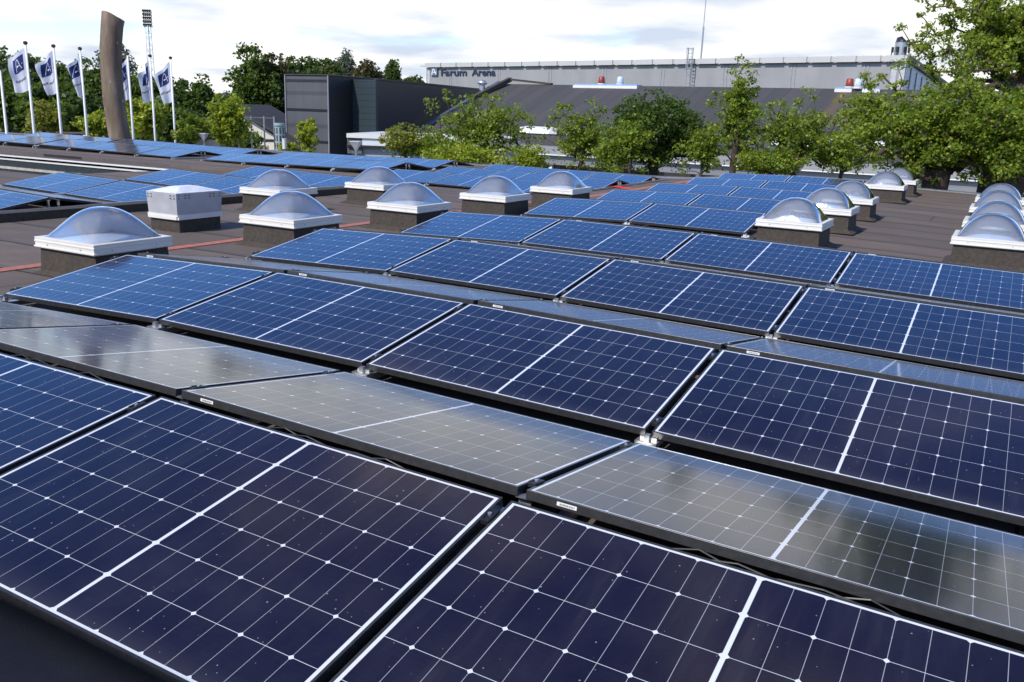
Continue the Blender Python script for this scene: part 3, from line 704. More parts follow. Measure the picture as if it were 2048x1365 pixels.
# sports hall with the large sloping roof --------------------------------------------------------------
HP = Vector((-13.84, 64.14, -.55)); az = rad(3.18); hs = Vector((math.sin(az), math.cos(az), 0)); he = Vector((math.cos(az), -math.sin(az), 0)); SL = math.tan(rad(19.9))
def hall_pt(px_, py_):
    n = Vector((-SL*hs.x, -SL*hs.y, 1)); v = ray(px_, py_); return CAM+v*(n.dot(HP-CAM)/n.dot(v))
def hloc(p): d = p-HP; return Vector((d.dot(he), d.dot(hs), d.z))
hall = empty('sports_hall', (HP.x, HP.y, HP.z), -az, label='long hall with a vast sloping dark felt roof behind the trees', cat='sports hall')
rdg = hloc(hall_pt(1400, 174)).y; XL = hloc(hall_pt(870, 245)).x
t = NT('hall_felt'); s_ = t.n('ShaderNodeSeparateXYZ'); t.l(t.coord(), s_.inputs[0]); M = t.math
fx = M('DIVIDE', M('ADD', s_.outputs[0], M('MULTIPLY', t.noise(.12, 2), .3)), 1.35); fr = M('FRACT', fx)
wz = t.n('ShaderNodeTexWhiteNoise', noise_dimensions='1D'); t.l(M('FLOOR', fx), wz.inputs['W'])
c = t.ramp(wz.outputs[0], (0, (.036, .034, .035)), (1, (.052, .049, .050)))
c = t.mix(M('MULTIPLY', t.noise(.5, 7, None, .65, (3, .5, 1)), .6), c, (.072, .067, .066))
c = t.mix(M('MULTIPLY', M('LESS_THAN', fr, .05), .7), c, (.022, .021, .021))
rx = M('ABSOLUTE', M('SUBTRACT', s_.outputs[0], hloc(hall_pt(1675, 205)).x)); rust = M('MULTIPLY', M('SUBTRACT', 1, M('DIVIDE', rx, .8), clamp=True), t.noise(1.2, 4, None, .5, (2, .3, 1)))
c = t.mix(M('MULTIPLY', M('MULTIPLY', rust, M('GREATER_THAN', s_.outputs[1], rdg*.35)), .9), c, (.16, .085, .035))
t.set(Base_Color=c, Roughness=.8)
MAT['hall_felt'] = t.m
XR = 60
m = MB(); zr = rdg*SL
m.add([(XL, 0, 0), (XR, 0, 0), (XR, rdg, zr), (XL, rdg, zr), (XL, 0, -.35), (XR, 0, -.35), (XR, rdg, zr-.35), (XL, rdg, zr-.35)], [(0, 1, 2, 3), (4, 7, 6, 5), (0, 4, 5, 1), (3, 2, 6, 7), (0, 3, 7, 4)])
m.add([(XL, rdg, zr-.01), (XR, rdg, zr-.01), (XR, rdg+22, zr-3), (XL, rdg+22, zr-3)], [(0, 1, 2, 3)])
m.build('roof', t.m, hall)
m = MB(); m.bar((XL-.1, -.3, -.1), (XL-.1, rdg, zr+.05), .35, .5); m.build('verge', plain('verge_blue', (.20, .23, .29), .35, .6), hall)
q0, q1, q2 = hloc(hall_pt(1000, 170)), hloc(hall_pt(1020, 163)), hloc(hall_pt(1100, 172))
m = MB(); m.bar((XL-.1, rdg-5, zr-5*SL+.1), (XL+1.2, rdg, zr+.45), .5, .4); m.bar((XL+1.2, rdg, zr+.45), (q2.x, rdg, zr+.05), .5, .2); m.build('roof_kerb', MAT['curb'], hall)
# front of the hall: pale bands, piers and windows
ZG = -4.1-HP.z
m = MB(); m.box(XL+1, .6, ZG, XR, .8, -.2); m.build('wall', metal_clad('hall_front', (.22, .215, .21), .6), hall)
m = MB(); m.box(XL, -2.6, -.95, XR, -.0, -.38); m.build('upper_fascia', metal_clad('pale_band', (.26, .255, .245), .29, 0, .5, .35), hall)
m = MB(); m.box(XL, -2.75, -1.02, XR, -.02, -.955); m.build('trim', MAT['white'], hall)
m = MB(); m.box(XL, -2.4, -1.75, XR, -.04, -1.025); m.build('lower_fascia', metal_clad('grey_band', (.20, .20, .20), .36), hall)
wm = plain('dark_window', (.03, .033, .035), .15); k = 0; x = XL+2
rw = random.Random(3)
while x < XR-3:
    wdw = rw.choice((1.6, 2.1, 2.6)); fr_ = MB(); fr_.box(x-.06, .48, -2.95, x+wdw+.06, .6, -1.8); f = fr_.build('window', plain('window_frame_m', (.5, .5, .48), .5) if k == 0 else bpy.data.materials['window_frame_m'], hall)
    g_ = MB(); g_.box(x, .45, -2.9, x+wdw, .478, -1.85); g_.build('pane', wm if rw.random() < .7 else MAT['well'], f)
    x += wdw+rw.choice((.25, .5, 1.4)); k += 1
x = XL+3; 
while x < XR:
    m = MB(); m.box(x, -2.2, ZG, x+.28, -1.95, -1.76); m.build('pier', MAT['white'], hall); x += 6.2
# white lower annex left of the hall
for (pa, pb, yt, yb, dd) in ((694, 1010, 267, 291, 52),):
    a = atd(pa, yt, dd+1); b = atd(pb, yt+8, dd-1); b.z = a.z; zb_ = atd(pa, yb, dd).z
    d = b-a; l = d.length; an = empty('annex', (a.x, a.y, -4.1), math.atan2(d.y, d.x), label='low white ribbed annex between the black building and the hall', cat='annex')
    m = MB(); m.box(0.9, 0, zb_+4.1, l, 8, a.z+4.1-.25); m.build('upper_wall', metal_clad('white_cladding', (.62, .64, .64), .42, 0, .45, .45), an)
    m = MB(); m.box(0, -.1, a.z+4.1-.24, l, 8.2, a.z+4.1); m.build('roof_edge', MAT['aluw'], an)
    m = MB(); m.box(0, -.15, zb_+4.1-.12, l, 8, zb_+4.1-.005); m.build('ledge', MAT['black'], an)
    m = MB(); m.box(0.2, .2, 0, l, 8, zb_+4.1-.13); m.build('lower_wall', plain('annex_grey', (.33, .33, .32), .7), an)
    m = MB(); m.box(0, .02, zb_+4.1-.5, .88, 1.5, a.z+4.1-.25); m.build('dark_bay', plain('mottled_bay', (.09, .09, .09), .7, 0, .6, 6), an)
    m = MB(); xx = (ar_x(1)*0)+3.2; m.bar((xx, -.35, zb_+4.1), (xx+.75, -.35, a.z+4.1-.55), .05, .05); m.bar((xx+.75, -.35, zb_+4.1), (xx+.75, -.35, a.z+4.1-.55), .05, .05); m.build('brace', MAT['black'], an)
# roof things on the hall
def hall_item(px_, py_): return hall_pt(px_, py_)
for (pa, py_, pb, lab) in ((1150, 170, 1280, 'white rooflight strip on the hall ridge left of the ladder'), (1678, 173, 1712, 'short white rooflight strip under the right red dome'), (1733, 174, 1768, 'white rooflight strip right of the clear ridge dome')):
    a = hloc(hall_pt(pa, 173)); b = hloc(hall_pt(pb, 173)); tr = empty('rooflight_strip', HP+he*a.x+hs*(rdg-.8)+Vector((0, 0, zr-.3)), -az, label=lab, cat='rooflight strip', group='rooflight strips on the hall ridge')
    w_ = b.x-a.x; m = MB(); m.box(0, 0, 0, w_, 1.4, .26); m.build('upstand', MAT['aluw'], tr); m = MB(); m.box(.05, .1, .265, w_-.05, 1.3, .38); m.build('glazing', plain('blue_glazing', (.20, .34, .60), .15) if 'blue_glazing' not in bpy.data.materials else bpy.data.materials['blue_glazing'], tr)
redm = plain('red_plastic', (.24, .028, .014), .45); clm = plain('pale_clear_plastic', (.50, .58, .66), .2)
for px_, mt, lab in ((1203, redm, 'red lantern dome on the hall ridge left of the ladder'), (1241, clm, 'pale blue clear lantern dome on the ridge left of the ladder'), (1704, redm, 'red lantern dome on the hall ridge at the right'), (1721, clm, 'pale clear lantern dome on the hall ridge at the right')):
    a = hloc(hall_pt(px_, 173)); tr = empty('ridge_lantern', HP+he*a.x+hs*(rdg-.3)+Vector((0, 0, zr+.02)), label=lab, cat='roof lantern', group='lantern domes on the hall ridge')
    m = MB(); m.tube([(0, 0, .0), (0, 0, .15)], .36, 14); m.build('collar', MAT['aluw'], tr)
    m = MB(); m.tube([(0, 0, .15), (0, 0, .22), (0, 0, .72), (0, 0, .78)], [.30, .33, .27, .2], 16); m.build('shade', mt, tr, smooth=True)
p = hall_pt(995, 178); tr = empty('roof_cowl', (p.x-1.2, p.y-1, p.z-.2), label='silver mushroom vent cowl at the left end of the hall roof', cat='vent cowl')
m = MB(); m.tube([(0, 0, 0), (0, 0, .7)], .3, 14); m.build('stem', MAT['steel'], tr); m = MB(); m.tube([(0, 0, .55), (0, 0, .62), (0, 0, .9), (0, 0, 1.0)], [.3, .52, .38, .1], 16); m.build('hood', MAT['alu'], tr, smooth=True)
for px_, py_, w_, lab in ((1062, 281, 4.6, 'white box vent on the hall eaves behind the leftmost tree'), (1112, 283, 3.2, 'white box vent with a dark port on the hall eaves'), (1600, 296, 4.6, 'white box vent on the eaves behind the spreading oak'), (1733, 303, 4.4, 'long white box vent at the right end of the eaves')):
    a = hloc(hall_pt(px_, py_)); tr = empty('eaves_vent', HP+he*a.x+hs*1.2+Vector((0, 0, 1.2*SL)), -az, label=lab, cat='box vent', group='white box vents along the hall eaves')
    m = MB(); m.add([(-w_/2, 0, -.1), (w_/2, 0, -.1), (w_/2, 1.2, .2), (-w_/2, 1.2, .2), (-w_/2+.3, .15, .55), (w_/2-.3, .15, .55), (w_/2-.3, 1.1, .65), (-w_/2+.3, 1.1, .65)], [(0, 3, 2, 1), (4, 5, 6, 7), (0, 1, 5, 4), (1, 2, 6, 5), (2, 3, 7, 6), (3, 0, 4, 7)]); m.build('hood', MAT['white'], tr)
    m = MB(); m.box(-w_/2+.1, -.06, .0, w_/2-.1, .0, .09); m.build('slot', MAT['black'], tr)
    if 'port' in lab: m = MB(); m.tube([(-.4, -.15, .3), (-.4, .3, .3)], .22, 12); m.build('port', MAT['black'], tr)
# black stair tower and long dark building ---------------------------------------------------------------
TA = Vector((-48.7, 57.4, 0)); TB = Vector((-43.8, 57.25, 0))
d = TB-TA; l = d.length; tw = empty('stair_tower', (TA.x, TA.y, -4.1), math.atan2(d.y, d.x), label='dark grey panel clad tower with horizontal joint bands', cat='tower')
tm = NT('tower_panels'); s_ = tm.n('ShaderNodeSeparateXYZ'); tm.l(tm.coord(), s_.inputs[0]); M = tm.math
vln = M('LESS_THAN', M('FRACT', M('DIVIDE', s_.outputs[0], 1.02)), .03)
c = tm.ramp(tm.noise(.4, 4), (.3, (.058, .059, .062)), (.7, (.076, .077, .080)))
zz = M('FRACT', M('DIVIDE', s_.outputs[2], 2.68)); band = M('LESS_THAN', M('ABSOLUTE', M('SUBTRACT', zz, .5)), .06)
c = tm.mix(M('MULTIPLY', band, .6), c, (.03, .031, .036)); c = tm.mix(M('MULTIPLY', vln, .45), c, (.015, .015, .017))
tm.set(Base_Color=c, Roughness=.55)
m = MB(); m.box(0, 0, 0, l-.01, 7.4, 8.1); m.build('wall', tm.m, tw); m = MB(); m.box(l-.009, .02, 0, l+.05, 7.5, 8.12); m.build('shaded_side_cladding', metal_clad('shade_black_cladding', (.012, .012, .014), 2.68, 0, .5, .5, .03), tw, )  # side has the same cladding as the front; its shade is painted in as black
for z in (.3, 2.75, 5.35, 7.75):
    m = MB(); m.box(.02, -.07, z-.09, l-.02, -.002, z-.03); m.box(.02, -.07, z+.03, l-.02, -.002, z+.09); m.build('joint_band', MAT['black'] if z < 7 else MAT['pvframe'], tw)
for x in (-.04, l-.06):
    m = MB(); m.box(x, -.09, 0, x+.1, -.001, 8.15); m.build('corner_trim', plain('light_corner', (.20, .21, .22), .5) if 'light_corner' not in bpy.data.materials else bpy.data.materials['light_corner'], tw)
m = MB(); m.box(-.08, -.1, 8.16, l+.08, 7.55, 8.26); m.build('coping', MAT['pvframe'], tw)
lb = empty('dark_hall', (-43.7, 60.2, -4.1), math.atan2(-.35, 2.8), label='long almost black building with ribbed cladding behind the tower', cat='building')
bm_ = metal_clad('shaded_ribbed', (.016, .018, .024), .52, 0, .4, .75, .08); bt = metal_clad('teal_ribbed', (.030, .045, .050), .52, 0, .4, .75, .08)  # long wall is a darker copy of the end wall: shade put into its colour
m = MB(); m.box(-.2, 0, 0, 2.82, .25, 8.0); m.build('end_wall', bt, lb)
p2 = Vector((-44.0, 82.0, 0)); p1 = Vector((-40.95, 59.85, 0)); dd_ = (p2-p1).normalized(); p3 = p1+dd_*34
inv = lb.matrix_basis.inverted()
def LBp(p, z): return tuple((Matrix.Rotation(-math.atan2(-.35, 2.8), 3, 'Z') @ (Vector((p.x, p.y, 0))-Vector((-43.7, 60.2, 0)))))[:2]+(z,)
pq = [LBp(p1, 0), LBp(p3, 0)]; wq = [(pq[0][0]-6, pq[0][1]+1.0), (pq[1][0]-6, pq[1][1])]
m = MB(); m.add([pq[0], pq[1], pq[1][:2]+(8.0,), pq[0][:2]+(8.0,), (pq[0][0]-3, pq[0][1]+.3, 7.9), (pq[1][0]-6, pq[1][1], 7.9), (pq[1][0]-6, pq[1][1], 0)], [(0, 1, 2, 3), (3, 2, 5, 4), (1, 6, 5, 2)]); m.build('long_wall', bm_, lb)
m = MB(); m.bar(pq[0][:2]+(8.06,), pq[1][:2]+(8.06,), .25, .12); m.build('coping', MAT['pvframe'], lb)
# pale green round stair turret, chalet house, fence -------------------------------------------------------
p = atd(561, 300, 54); tu = empty('round_turret', (p.x, p.y, -4.1), label='pale green round turret with three rows of slot windows', cat='turret')
zt_ = atd(561, 251, 54).z+4.1; rr = 9.5/1749*54
m = MB(); m.tube([(0, 0, 0), (0, 0, zt_)], rr, 28); m.tube([(0, 0, zt_-.02), (0, 0, zt_+.12)], rr+.06, 28); m.build('shell', plain('pale_green_paint', (.26, .33, .32), .5, 0, .1), tu)
for row in range(3):
    for k in range(10):
        a = k*2*math.pi/10+.15; z1 = zt_-.14-row*.43; m = MB(); m.box(-.035, -rr-.012, z1-.33, .035, -rr+.05, z1); o = m.build('slot_window', wm, tu); o.rotation_euler = (0, 0, a)
p = atd(500, 290, 80); ho = empty('chalet_house', (p.x, p.y, -4.1), rad(24), label='small cream gabled house with a dark roof beyond the hedge', cat='house')
m = MB(); m.add([(-5, 0, 0), (2.2, 0, 0), (2.2, 0, 3.1), (-1.6, 0, 5.4), (-5, 0, 3.4), (-5, 9, 0), (2.2, 9, 0), (2.2, 9, 3.1), (-1.6, 9, 5.4), (-5, 9, 3.4)], [(0, 1, 2, 3, 4), (5, 9, 8, 7, 6), (0, 5, 6, 1), (1, 6, 7, 2), (0, 4, 9, 5)]); m.build('wall', plain('cream_render', (.62, .56, .44), .8), ho)
m = MB(); m.bar((-5.6, 4.4, 2.85), (-1.6, 4.4, 5.55), 10, .2, (0, 0, 1)); m.bar((-1.6, 4.4, 5.55), (5.2, 4.4, 1.9), 10, .2, (0, 0, 1)); m.build('roof', plain('dark_tiles', (.045, .04, .038), .8), ho)
m = MB(); m.box(-1.2, -.05, 0, -1.0, 0, 5.1); m.box(-5, -.05, 2.6, 2.2, 0, 2.8); m.build('timber', MAT['black'], ho)
m = MB(); m.box(.2, -.06, .3, 1.6, -.02, 2.3); m.build('door', plain('tan_door', (.42, .30, .20), .6), ho)
fp = [atd(x, 262+(x-440)*.1, 60) for x in (477, 503, 529, 549)]
fe = empty('mesh_fence', (fp[0].x, fp[0].y, -4.1), label='tall thin steel fence posts with a top wire before the chalet', cat='fence')
for p in fp:
    m = MB(); q = p-fp[0]; zt_ = 4.9; m.tube([(q.x, q.y, 0), (q.x, q.y, zt_)], .05, 6); m.build('post', MAT['steel'], fe)
q = fp[-1]-fp[0]; m = MB(); m.tube([(0, 0, 4.8), (q.x, q.y, 4.8)], .02, 5); m.tube([(0, 0, 2.2), (q.x, q.y, 2.2)], .03, 5); m.build('wire', MAT['steel'], fe)
# brown board fence and a parked car behind the flagpoles
a = atd(55, 262, 72); b = atd(228, 272, 72); d = b-a
bf = empty('board_fence', (a.x, a.y, -4.1), math.atan2(d.y, d.x), label='long brown timber board fence behind the flagpoles', cat='fence')
bt2 = plain('brown_boards', (.13, .07, .045), .85, 0, .4, 3); zt_ = a.z+4.1
m = MB(); x = 0
while x < d.length: m.box(x, 0, 0, x+.14, .03, zt_-.15); x += .16
m.build('boards', bt2, bf); m = MB(); m.box(0, -.06, zt_-.14, d.length, .09, zt_-.02); m.build('top_rail', plain('grey_brown_rail', (.20, .15, .12), .8), bf)
x = 0
while x < d.length: m = MB(); m.box(x-.06, -.08, 0, x+.06, -.005, zt_-.145); m.build('post', bt2, bf); x += 1.9
p = atd(216, 276, 60); ca = empty('parked_car', (p.x, p.y, -4.1), rad(15), label='silver parked car half hidden beside the curved column', cat='car')
ca.location.z = p.z-1.3
m = MB(); m.add([(-2.1, -.85, .35), (2.1, -.85, .3), (2.15, -.85, .8), (1.1, -.85, .95), (.6, -.8, 1.42), (-1.1, -.8, 1.45), (-1.9, -.85, 1.0), (-2.1, .85, .35), (2.1, .85, .3), (2.15, .85, .8), (1.1, .85, .95), (.6, .8, 1.42), (-1.1, .8, 1.45), (-1.9, .85, 1.0)],
    [(0, 1, 2, 3, 4, 5, 6), (13, 12, 11, 10, 9, 8, 7), (0, 7, 8, 1), (1, 8, 9, 2), (2, 9, 10, 3), (3, 10, 11, 4), (4, 11, 12, 5), (5, 12, 13, 6), (6, 13, 7, 0)]); m.build('body', plain('silver_paint', (.55, .57, .6), .3, .4), ca, bevel=.05)
for x0_, x1_ in ((-1.55, -.35), (-.25, .85)):
    m = MB(); m.add([(x0_, -.862, .98), (x1_, -.862, .96), (x1_-.22, -.822, 1.36), (x0_+.2, -.822, 1.38)], [(0, 1, 2, 3)]); m.build('window', wm, ca)
for x in (-1.35, 1.35):
    for y in (-.86, .66):
        m = MB(); m.tube([(x, y, .32), (x, y+.2, .32)], .32, 18); wq_ = m.build('wheel', MAT['black'], ca); m = MB(); m.tube([(x, y-.01, .32), (x, y+.01, .32)], .18, 12); m.build('rim', MAT['alu'], wq_)
# ------------------------------------------------------------------ curved column, flags, mast, lamps
def pxr(pts, d): return [atd(x, y, d) for x, y in pts]
cm_ = NT('weathered_steel'); s_ = cm_.n('ShaderNodeSeparateXYZ'); cm_.l(cm_.coord(), s_.inputs[0])
nzv = cm_.noise(1.3, 6, None, .6, (2, 2, .4))
c = cm_.ramp(nzv, (.32, (.085, .054, .036)), (.5, (.15, .102, .070)), (.68, (.23, .175, .13)))
c = cm_.mix(cm_.math('MULTIPLY', cm_.math('GREATER_THAN', cm_.noise(.9, 3, None, .5, (2.5, 2.5, .25)), .55), .5), c, (.12, .105, .045))
c = cm_.mix(cm_.math('GREATER_THAN', cm_.noise(2.3, 2, None, .5, (2, 2, 1)), .73), c, (.40, .37, .32))
cm_.set(Base_Color=c, Roughness=.8); cm_.bump(nzv, .3, .03)
DC = 45; cl = [(245, 330), (240.5, 277), (233, 240), (226.5, 190), (222.5, 140), (221.5, 95), (224, 55), (226, 28)]
ctr = pxr(cl, DC); base = Vector((ctr[0].x, ctr[0].y, -4.1)); wid = [19, 18.5, 18.2, 18, 17.8, 18, 18.3, 18]
co = empty('curved_column', base, label='tall leaning curved rust brown column with a slanted open top', cat='sculpture')
m = MB(); n = 28; vs = []; fs = []
ctr = [Vector((ctr[0].x+(ctr[0].x-ctr[1].x)*.8, ctr[0].y+(ctr[0].y-ctr[1].y)*.8, -4.1))]+ctr; wid = [19.5]+wid
for k, (p, wv) in enumerate(zip(ctr, wid)):
    r_ = wv/1749*DC
    for j in range(n):
        t_ = 2*math.pi*j/n; o_ = Vector((math.cos(t_)*R0.x+math.sin(t_)*F_.x, math.cos(t_)*R0.y+math.sin(t_)*F_.y, 0))*r_
        q = p-base+o_
        if k == len(ctr)-1: q.z += -.17*math.cos(t_)-.06*math.sin(t_)-.08 - .05*math.cos(2*t_)
        vs.append(tuple(q))
for k in range(len(ctr)-1):
    for j in range(n): fs.append((k*n+j, k*n+(j+1) % n, (k+1)*n+(j+1) % n, (k+1)*n+j))
m.add(vs, fs); o = m.build('shaft', cm_.m, co, smooth=True); so_ = o.modifiers.new('thick', 'SOLIDIFY'); so_.thickness = .05
# flags
flag_w = plain('white_flag_cloth', (.70, .71, .76), .8, 0, .04, 2); flag_b = plain('navy_flag_print', (.018, .040, .19), .8, 0, .1, 3); flag_t = plain('dark_flag_text', (.03, .03, .05), .8)
for m_ in (flag_w, flag_b):
    nt_ = m_.node_tree; b_ = nt_.nodes['Principled BSDF']; tr_ = nt_.nodes.new('ShaderNodeBsdfTranslucent'); ms_ = nt_.nodes.new('ShaderNodeMixShader'); ms_.inputs[0].default_value = .35
    nt_.links.new(b_.inputs['Base Color'].links[0].from_socket, tr_.inputs[0]); nt_.links.new(b_.outputs[0], ms_.inputs[1]); nt_.links.new(tr_.outputs[0], ms_.inputs[2]); nt_.links.new(ms_.outputs[0], nt_.nodes['Material Output'].inputs[0])
FL = [  # top of pole px, lower px, dist, flag (fly px width, droop px, wave, fold), label
 ((0, 140), (14, 262), 47, None, 'bare white flagpole cut by the left picture edge'),
 ((51, 90), (72, 268), 48, (32, 18, .10, 0), 'flagpole with the widest flag, leftmost of the flags'),
 ((107, 96), (126, 273), 50, (27, 22, .16, .35), 'flagpole with a partly folded flag, second flag from left'),
 ((160, 101), (177, 276), 52, (19, 22, .28, .8), 'flagpole with a narrow furled flag just left of the brown column'),
 ((255, 111), (270, 279), 54, (20, 24, .26, .7), 'flagpole with a furled flag just right of the brown column'),
 ((300, 115), (314, 282), 56, (17, 22, .28, .9), 'flagpole with a narrow flag in front of the floodlight mast'),
 ((341, 119), (354, 285), 58, (27, 22, .14, .15), 'rightmost flagpole with an open flag')]
for ip, (pt_, pb_, D_, fl, lab) in enumerate(FL):
    top = atd(*pt_, D_); bx_, by_ = top.x, top.y; px2m = D_/1749
    fo = empty('flagpole', (bx_, by_, -4.1), label=lab, cat='flagpole', group='white flagpoles with flags')
    H = top.z+4.1
    m = MB(); m.tube([(0, 0, 0), (0, 0, H)], [.085, .045], 12); m.build('pole', MAT['white'], fo, smooth=True)
    m = MB(); m.tube([(0, 0, H), (0, 0, H+.05), (0, 0, H+.13), (0, 0, H+.17)], [.05, .10, .10, .02], 10); m.build('finial', plain('dark_finial', (.06, .03, .03), .4) if 'dark_finial' not in bpy.data.materials else bpy.data.materials['dark_finial'], fo)
    m = MB(); m.box(-.02, -.09, H*.30, .03, -.06, H*.30+.2); m.build('cleat', MAT['white'], fo)
    if not fl: continue
    fw, dr, wv, fd = fl; fw *= px2m; dr *= px2m; FH = 70*px2m
    side = -Vector((R0.x, R0.y, 0)).normalized(); dep = Vector((F_.x, F_.y, 0)).normalized(); ph = ip*1.7
    def cloth(s, t_, off=0., fw=fw, dr=dr, wv=wv, fd=fd, FH=FH, side=side, dep=dep, ph=ph, H=H):
        x = .06+s*fw*(1-.25*fd*math.sin(t_*3.0+ph)*t_) - .34*fw*t_*s
        ddp = wv*math.sin(s*7.5+t_*2.6+ph)*(s**.7)*1.1+.05*math.sin(t_*9+ph)*s
        x += fd*.22*math.sin(s*8+t_*3)*s*fw
        z = H-.12-t_*FH-dr*s*(1.15-.85*t_)+.04*math.sin(s*6+ph)*s
        p = side*x+dep*(ddp+off); return (p.x, p.y, z)
    m = MB(); NS, NV = 22, 26
    for j in range(NV+1):
        for i in range(NS+1): m.v.append(cloth(i/NS, j/NV))
    for j in range(NV):
        for i in range(NS): k = j*(NS+1)+i; m.f.append((k, k+1, k+NS+2, k+NS+1)); m.mi.append(0)
    fobj = m.build('flag', flag_w, fo, smooth=True)
    for off in (-.006, .006):
        m = MB(); N2 = 16
        for j in range(N2+1):
            for i in range(N2+1): m.v.append(cloth(.14+.66*i/N2, .11+.37*j/N2, off))
        for j in range(N2):
            for i in range(N2): k = j*(N2+1)+i; m.f.append((k, k+1, k+N2+2, k+N2+1)); m.mi.append(0)
        m.build('navy_square', flag_b, fobj, smooth=True)
    m = emblem_mesh(lambda x, y: cloth(.14+.66*(1-x), .11+.37*(1-y), -.014), MAT['white'], fobj, 'emblem', .038)
    vs, fs = text_geo('Farum Park', 1.0); wd = max(v[0] for v in vs)   # seen from the reverse: mirrored
    m = MB(); m.add([cloth(.10+.76*(v[0]/wd), .72-v[1]*.10, -.012) for v in vs], fs); m.build('lettering', flag_t, fobj)
# floodlight mast
D_ = 150; tp = atd(296, 52, D_); k_ = D_/1749; fm_ = empty('floodlight_mast', (tp.x, tp.y, -4.1), label='tall slender lattice floodlight mast with a black lamp head', cat='floodlight mast')
H = tp.z+4.1; m = MB()
for sx_, sy_ in ((-1, -1), (1, -1), (1, 1), (-1, 1)): m.tube([(sx_*.45, sy_*.45, 0), (sx_*.26, sy_*.26, H)], .06, 5)
z = 0; f = 1
while z < H-1:
    wa = .45-.19*z/H
    for a, b in (((-wa, -wa), (wa, -wa)), ((wa, -wa), (wa, wa)), ((wa, wa), (-wa, wa)), ((-wa, wa), (-wa, -wa))):
        p, q = (a, b) if f > 0 else (b, a); m.tube([(p[0], p[1], z), (q[0], q[1], z+.9)], .028, 4)
    z += .9; f = -f
m.build('lattice', MAT['white'], fm_)
hz = fm_; rz = math.atan2(R0.y, R0.x)
for row in range(5):
    for c_i in range(4):
        m = MB(); m.tube([(-.48+.32*c_i, -.35, H+.12+row*.50), (-.48+.32*c_i, 0, H+.17+row*.50)], [.17, .12], 10); o = m.build('floodlight', MAT['black'], fm_); o.rotation_euler = (0, 0, rz)
    m = MB(); m.box(-.64, -.14, H-.12+row*.50, .64, .14, H-.02+row*.50); o = m.build('lamp_bar', MAT['black'], fm_); o.rotation_euler = (0, 0, rz)
for sx_ in (-.58, .58): m = MB(); m.box(sx_-.03, .0, H-.3, sx_+.03, .06, H+2.25); o = m.build('head_frame', MAT['black'], fm_); o.rotation_euler = (0, 0, rz)
# street lamps with inverted cone heads
lampm = plain('frosted_lamp', (.48, .50, .52), .3, .2)
for px_, py_, D_, wpx, lab in ((128, 241, 100, 10, 'small far street lamp right of the second flagpole'), (320, 247, 105, 9, 'small far street lamp between the two right flagpoles'), (407, 268, 55, 19, 'street lamp with a white cone head left of the willow'),
                               (1597, 331, 36, 25, 'street lamp with a cone head in front of the spreading oak'), (712, 284, 46, 26, 'street lamp with an open cone head before the annex')):
    tp = atd(px_, py_, D_); k_ = D_/1749; h_ = wpx*k_; st = empty('street_lamp', (tp.x, tp.y, -4.1), rad(20), label=lab, cat='street lamp', group='street lamps with cone heads'); H = tp.z+4.1
    m = MB(); m.tube([(0, 0, 0), (0, 0, H-h_*.6)], .05, 8); m.build('pole', MAT['steel'], st)
    m = MB(); m.tube([(0, 0, H-h_*.65), (0, 0, H)], [.06, h_*.52], 4, False); m.build('lamp_head', lampm, st)
    m = MB(); m.tube([(0, 0, H+.003), (0, 0, H+.03)], h_*.54, 4); m.build('lamp_cover', MAT['aluw'], st)
